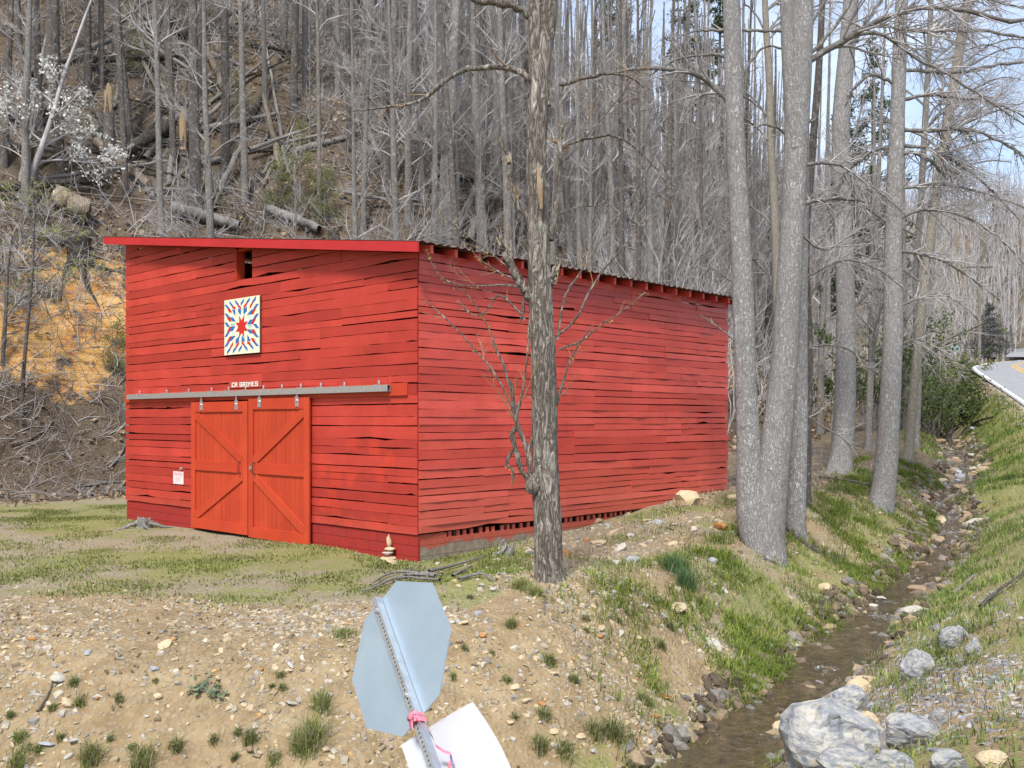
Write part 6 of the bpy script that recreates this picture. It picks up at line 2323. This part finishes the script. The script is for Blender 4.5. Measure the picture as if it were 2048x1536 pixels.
x, y = along(100000, 5.5, 11, -.5, -4.5, lambda x, y: cl(x, y, 7) * np.clip(1.1 - 1.0 * np.exp(-((x - 4.0) ** 2 + (y - 9.4) ** 2) / 2.2), 0, 1))
sets.append(blades('g', x, y, .13, (.09, .16, .03), (.32, .39, .09), gg, .0045, .85, curl=.6))
x, y = pick(90000, (13, 40), (24, 66), lambda x, y: (zones(x, y)[4] > .2) * (np.abs(zones(x, y)[3]) > .5) * (zones(x, y)[3] < 2) * .7)
sets.append(blades('g', x, y, .22, (.08, .125, .03), (.27, .31, .08), gg, .012, .8))
stuff_blades('bank_grass', sets, M['grass'])
# dry straw lying flat
x, y = pick(150000, (-13, 8), (8.5, 24), lambda x, y: in_view(x, y, terrain(x, y)) * barn_free(x, y) * np.clip(.22 + 2.6 * fbm(x * .6, y * .6, 4, 6), 0, .8) * (zones(x, y)[3] > .8) * (zones(x, y)[2] < .5))
s1 = blades('s', x, y, .11, (.36, .31, .23), (.62, .56, .44), gg, .0028, 1.3, flat=.006)
x, y = pick(60000, (.5, 14), (8, 27), lambda x, y: in_view(x, y, terrain(x, y)) * barn_free(x, y) * (np.abs(zones(x, y)[3]) > .5) * (np.abs(zones(x, y)[3]) < 4.5) * .5)
s2 = blades('s', x, y, .18, (.34, .28, .19), (.60, .52, .38), gg, .003, 1.1, curl=.8)
stuff_blades('dry_grass', [s1, s2], M['grass'])


# separate tufts on the dirt bank
def tuft(px, py, w, h, label, group, seed, c0=(.10, .145, .03), c1=(.29, .34, .09), dry=.35):
    g = np.random.default_rng(seed)
    p = ground_at([(px, py)])[0]
    s = p[1] / F
    n = int(90 + w * 5)
    rr = w * s * .22
    x, y = p[0] + g.normal(size=n) * rr, p[1] + g.normal(size=n) * rr
    V, q, t3, c = blades('t', x, y, h * s, c0, c1, g, .0035, .75, curl=.5)
    k = np.repeat(g.random(n) < dry, 5)
    c[k] = np.array([.50, .43, .28]) * (.7 + .5 * g.random((k.sum(), 1)))
    me = npmesh('grass_tuft', V - p, [q, t3], M['grass'], False, {'tint': c})
    return tag(link('grass_tuft', me, None, tuple(p)), label, 'grass tuft', group)


tuft(622, 1500, 62, 62, 'biggest dark green grass tuft, low on the left bank', None, 1)
tuft(642, 1420, 34, 40, 'tall green tuft just above the biggest one', None, 2)
tuft(600, 1510, 40, 36, 'low tuft touching the left side of the biggest one', None, 3)
tuft(282, 1536, 48, 44, 'green tuft at the bottom edge, left of centre bank', None, 4)
tuft(180, 1530, 44, 36, 'broad tuft at the bottom edge near blue-grey slate', None, 5)
tuft(1352, 1145, 54, 50, 'blue-green long-bladed tuft on the bench right of the near tree', None, 6, (.05, .11, .05), (.16, .26, .10), .05)
tuft(1375, 1175, 50, 50, 'drooping blue-green tuft just below another on the bench edge', None, 7, (.05, .11, .05), (.16, .26, .10), .05)
tuft(1045, 1180, 40, 34, 'green tuft at the foot of the mound by the near tree', None, 8)
tuft(1068, 1190, 30, 26, 'small tuft left under the near tree trunk', None, 9)
tuft(690, 1270, 56, 18, 'low green strip of grass touching the octagon on its left', None, 10)
for i, (px, py, w) in enumerate(((148, 1372, 22), (238, 1410, 18), (565, 1385, 14), (562, 1360, 16), (545, 1382, 12), (475, 1470, 20), (500, 1490, 24), (428, 1492, 20), (352, 1500, 20), (38, 1480, 22), (55, 1500, 18), (75, 1515, 16), (220, 1490, 16), (105, 1430, 14), (20, 1440, 16), (262, 1500, 14), (548, 1530, 26), (470, 1530, 20), (35, 1535, 30), (120, 1490, 16), (310, 1375, 10), (160, 1420, 18))):
    tuft(px, py, w * rnd.uniform(.7, 1.5), w * rnd.uniform(.6, 1.3), 'separate small green grass tuft on the dirt bank left of the sign', 'small tufts left of the sign', 20 + i)
for i, (px, py, w) in enumerate(((1022, 1260, 24), (1100, 1330, 22), (905, 1365, 14), (930, 1300, 12), (1170, 1245, 14), (1172, 1265, 12), (1150, 1370, 22), (1240, 1250, 12), (1015, 1370, 14), (1090, 1440, 22), (1190, 1470, 34), (1230, 1480, 34), (1030, 1445, 12), (1290, 1410, 30), (1080, 1500, 26), (1130, 1515, 30), (1320, 1300, 22), (1340, 1260, 20), (985, 1310, 12), (940, 1200, 12))):
    tuft(px, py, w * rnd.uniform(.7, 1.5), w * rnd.uniform(.6, 1.3), 'separate small green grass tuft on the dirt slope right of the sign', 'small tufts right of the sign', 60 + i)
# broad-leaved weed on the left bank
p = ground_at([(416, 1385)])[0]
g = np.random.default_rng(9)
S = np.repeat(p[None], 16, 0)
D = np.stack([g.normal(size=16), g.normal(size=16), .8 + 0 * g.random(16)], 1)
P1, R1 = grow(S, D, .16, 5, .004, .002, -.6, .1, g)
leafy('weed', 'broad-leaved grey-green weed on the left dirt bank', 'plant', p, [(P1, R1, 4)], P1[:, 2:].reshape(-1, 3), .055, (.13, .19, .10), (.26, .32, .20), 2, .02, 1.2)

# pebbles, grit and slate chips
_pb = np.array([(-1, -1, -1), (1, -1, -1), (1, 1, -1), (-1, 1, -1), (-.7, -.6, 1), (.7, -.7, 1), (.6, .7, 1), (-.7, .6, 1)], float)
_pf = np.array([(0, 3, 2, 1), (4, 5, 6, 7), (0, 1, 5, 4), (1, 2, 6, 5), (2, 3, 7, 6), (3, 0, 4, 7)])


_bm = bmesh.new()
bmesh.ops.create_icosphere(_bm, subdivisions=1, radius=1)
_iv = np.array([v.co[:] for v in _bm.verts])
_if = np.array([[v.index for v in f.verts] for f in _bm.faces])
_bm.free()


def pebbles(name, x, y, r, cols, pcol, g, flat=.4, hi=False):
    _pb, _pf = (_iv, _if) if hi else (globals()['_pb'], globals()['_pf'])
    nv_, kf = len(_pb), _pf.shape[1]
    n = len(x)
    z = terrain(x, y)
    e = .05
    nx_, ny_ = (terrain(x - e, y) - terrain(x + e, y)) / (2 * e), (terrain(x, y - e) - terrain(x, y + e)) / (2 * e)
    Nn = unit(np.stack([nx_, ny_, np.ones(n)], 1) + g.normal(size=(n, 3)) * .22)
    a = unit(np.cross(Nn, unit(g.normal(size=(n, 3)))))
    b = np.cross(Nn, a)
    sh = _pb[None] * (1 + (.2 if hi else .32) * g.normal(size=(n, nv_, 1 if hi else 3)).clip(-1.5, 1.5) * np.array([1, 1, .5]))
    sx_, sy_, sz_ = r, r * (.45 + .5 * g.random(n)), r * flat * (.5 + .8 * g.random(n))
    c = np.stack([x, y, z], 1) + Nn * (sz_ * .25)[:, None]
    V = c[:, None] + a[:, None] * (sh[:, :, 0] * sx_[:, None])[..., None] + b[:, None] * (sh[:, :, 1] * sy_[:, None])[..., None] + Nn[:, None] * (sh[:, :, 2] * sz_[:, None])[..., None]
    Fq = (np.arange(n)[:, None, None] * nv_ + _pf[None]).reshape(-1, kf)
    k = g.choice(len(cols), n, p=pcol)
    col = np.array(cols)[k] * (.7 + .55 * g.random((n, 1)))
    me = npmesh(name, V.reshape(-1, 3), Fq, M['stones'], False, {'tint': np.repeat(col, nv_, 0)})
    return tag(link(name, me), kind='stuff')


gp = np.random.default_rng(202)
dcols = [(.42, .335, .215), (.39, .345, .28), (.31, .285, .25), (.40, .25, .12), (.49, .43, .33), (.25, .19, .13)]
def bare(x, y):
    g, s, h, d, rd = zones(x, y)
    z = terrain(x, y)
    return in_view(x, y, z) * barn_free(x, y) * (h < .3) * (d > .45) * np.clip(1.05 - 1.0 * g - .9 * s * (x < -.5) * (y > 11.5), .04, 1)
x, y = pick(60000, (-9, 5.2), (7.6, 13.4), lambda x, y: bare(x, y) * np.clip(.5 + 2.4 * fbm(x * 1.1, y * 1.1, 3, 6), .10, 1), gp)
pebbles('gravel', x, y, .009 + .034 * gp.random(len(x)) ** 4, dcols, [.44, .24, .12, .025, .09, .085], gp)
x, y = pick(30000, (-1, 10), (12, 24), lambda x, y: bare(x, y) * .30, gp)
pebbles('gravel', x, y, .015 + .045 * gp.random(len(x)) ** 3, dcols, [.36, .28, .16, .04, .10, .06], gp)
x, y = pick(26000, (1.8, 9), (6.3, 14), lambda x, y: in_view(x, y, terrain(x, y)) * (zones(x, y)[3] < -.55) * np.clip(1.5 * np.exp(-((x - 4.2) ** 2 + (y - 9.6) ** 2) / 2.6) + 1.4 * fbm(x * .9, y * .9, 3, 2), 0, 1) * .7, gp)
pebbles('slate_chips', x, y, .012 + .035 * gp.random(len(x)) ** 2.5, [(.25, .25, .27), (.35, .35, .365), (.43, .41, .37), (.17, .17, .19)], [.35, .3, .2, .15], gp, .25)
x, y = along(10500, 9.0, 42, -.75, .75, lambda x, y: .30 + 1.6 * (fbm(x * 2, y * 2, 2, 4) > -.01), gp)
pebbles('stream_gravel', x, y, (.03 + .11 * gp.random(len(x)) ** 2.2), [(.15, .115, .08), (.23, .21, .19), (.09, .07, .05), (.30, .23, .145)], [.35, .25, .25, .15], gp, .7, True)

ok_ = np.nonzero((rline[:, 1] > 20) & (rline[:, 1] < 75))[0]
i_ = gp.choice(ok_, 5000)
tt_ = np.gradient(rline[:, :2], axis=0)
tt_ = tt_ / np.linalg.norm(tt_, axis=1, keepdims=True)
o_ = np.abs(gp.normal(size=5000)) * .28 + .02
x, y = rline[i_, 0] - tt_[i_, 1] * o_ + gp.normal(size=5000) * .2, rline[i_, 1] + tt_[i_, 0] * o_ + gp.normal(size=5000) * .2
rq, _ = near_line(x, y, ROAD_F)
x, y = x[rq > .03], y[rq > .03]
pebbles('shoulder_gravel', x, y, .03 + .05 * gp.random(len(x)) ** 2, dcols, [.3, .3, .2, .02, .1, .08], gp)

# dead leaves over the slope
gl = np.random.default_rng(303)
def wooded(x, y):
    a, b = ab(x, y)
    d, zw = near_line(x, y, STREAM_F)
    t1 = a - toe_of(b)
    return in_view(x, y, terrain(x, y)) * (d > 1.0) * (t1 > -1.5)
x, y = pick(190000, (-26, 30), (20, 62), lambda x, y: wooded(x, y) * np.clip(.5 + 1.4 * fbm(x * .5, y * .5, 3, 1), .05, 1) * .6 * (1 - .75 * ((ab(x, y)[1] < 4) & (ab(x, y)[0] - toe_of(ab(x, y)[1]) < 4.5) & (ab(x, y)[0] - toe_of(ab(x, y)[1]) > 1.4))), gl)
P = np.stack([x, y, terrain(x, y) + .05], 1)
V, Fq, tc = leaves_at(P, .17, gl, (.16, .11, .07), (.50, .39, .27), flat=.3, spread=.04, shape=1.2)
tag(link('leaf_litter', npmesh('leaf_litter', V, Fq, M['litter'], False, {'tint': tc})), kind='stuff')
x, y = pick(16000, (2, 12), (14, 27), lambda x, y: in_view(x, y, terrain(x, y)) * barn_free(x, y) * (zones(x, y)[3] > .8) * np.clip(.3 + 2 * fbm(x * .8, y * .8, 3, 1), 0, 1) * sstep(14, 20, y), gl)
P = np.stack([x, y, terrain(x, y) + .012], 1)
V, Fq, tc = leaves_at(P, .07, gl, (.24, .17, .10), (.48, .38, .26), flat=.75, spread=.02, shape=1.2)
tag(link('leaf_litter', npmesh('leaf_litter', V, Fq, M['litter'], False, {'tint': tc})), kind='stuff')

x, y = pick(9000, (-9, 5), (7.8, 14), lambda x, y: in_view(x, y, terrain(x, y)) * barn_free(x, y) * (zones(x, y)[3] > .6) * np.clip(.1 + 2.4 * fbm(x * .9, y * .9, 3, 2), 0, 1), gl)
P = np.stack([x, y, terrain(x, y) + .012], 1)
V, Fq, tc = leaves_at(P, .05, gl, (.17, .12, .07), (.40, .31, .21), flat=.6, spread=.02, shape=1.1)
tag(link('leaf_litter', npmesh('leaf_litter', V, Fq, M['litter'], False, {'tint': tc})), kind='stuff')

# brush: standing canes, saplings' twigs and fallen sticks on the slope
gbq = np.random.default_rng(404)
def brush(n, xr, yr, f, L, r, up, m, name, lean=.5, sub=2.2):
    x, y = pick(n, xr, yr, f, gbq)
    S = np.stack([x, y, terrain(x, y) - .03], 1)
    k = len(x)
    D = np.stack([gbq.normal(size=k) * lean, gbq.normal(size=k) * lean, np.ones(k) * .9], 1)
    P1, R1 = grow(S, D, L * (.4 + 1.0 * gbq.random(k)), 5, r, r * .3, up, .16, gbq)
    P2, R2 = spawn(P1, R1, int(k * sub), .2, 1, .8, .5, 3, r * .25, .6, .1, .18, gbq)
    V, Fq = join_tubes([(P1, R1, 3), (P2, R2, 3)])
    return tag(link(name, npmesh(name, V, Fq, m, True)), kind='stuff')
slope = lambda lo: (lambda x, y: wooded(x, y) * (ab(x, y)[0] - toe_of(ab(x, y)[1]) > lo) * np.clip(.6 + 1.8 * fbm(x * .3, y * .3, 3, 7), .15, 1))
brush(22000, (-26, 32), (24, 62), slope(1.0), 1.2, .019, .2, M['twig'], 'brush', 1.0)
brush(20000, (-26, 32), (24, 62), slope(1.0), 1.6, .023, -.7, M['twig'], 'brush', 1.7)
brush(12000, (-26, 32), (24, 62), slope(1.0), 1.3, .018, -.3, M['twigd'], 'brush', 1.3)
brush(7000, (2, 34), (24, 62), slope(.0), 3.8, .024, .3, M['twig'], 'brush', .55, 5.)
brush(2600, (-16, -6), (24, 32), slope(-.5), .9, .011, -.4, M['twig'], 'brush', 1.2)
brush(900, (4, 16), (17, 30), lambda x, y: (zones(x, y)[3] > 1.0) * barn_free(x, y) * .6, .5, .006, -.3, M['twig'], 'brush', 1.2)

# far woods across the valley: one grey mass of bare crowns
gf = np.random.default_rng(505)
n = 3000
x, y = gf.uniform(30, 190, n), gf.uniform(92, 215, n)
z = terrain(x, y)
rdv, _ = near_line(x, y, ROAD_F)
k = in_view(x, y, z, 150) & (np.abs(rdv) > 7) & (y - .25 * x > 78)
x, y, z = x[k], y[k], z[k]
S = np.stack([x, y, z], 1)
k = len(x)
P1, R1 = grow(S, np.stack([gf.normal(size=k) * .06, gf.normal(size=k) * .06, np.ones(k)], 1), 6 + 6 * gf.random(k), 6, .13, .03, 0, .05, gf)
P2, R2 = spawn(P1, R1, k * 5, .25, 1, .7, .45, 4, .02, .6, .5, .14, gf)
P3, R3 = spawn(P2, R2, k * 6, .25, 1, .7, .5, 3, .02, .8, .3, .14, gf)
V, Fq = join_tubes([(P1, R1, 4), (P2, R2, 3), (P3, R3, 3)])
tag(link('far_woods', npmesh('far_woods', V, Fq, M['twig'], True)), kind='stuff')
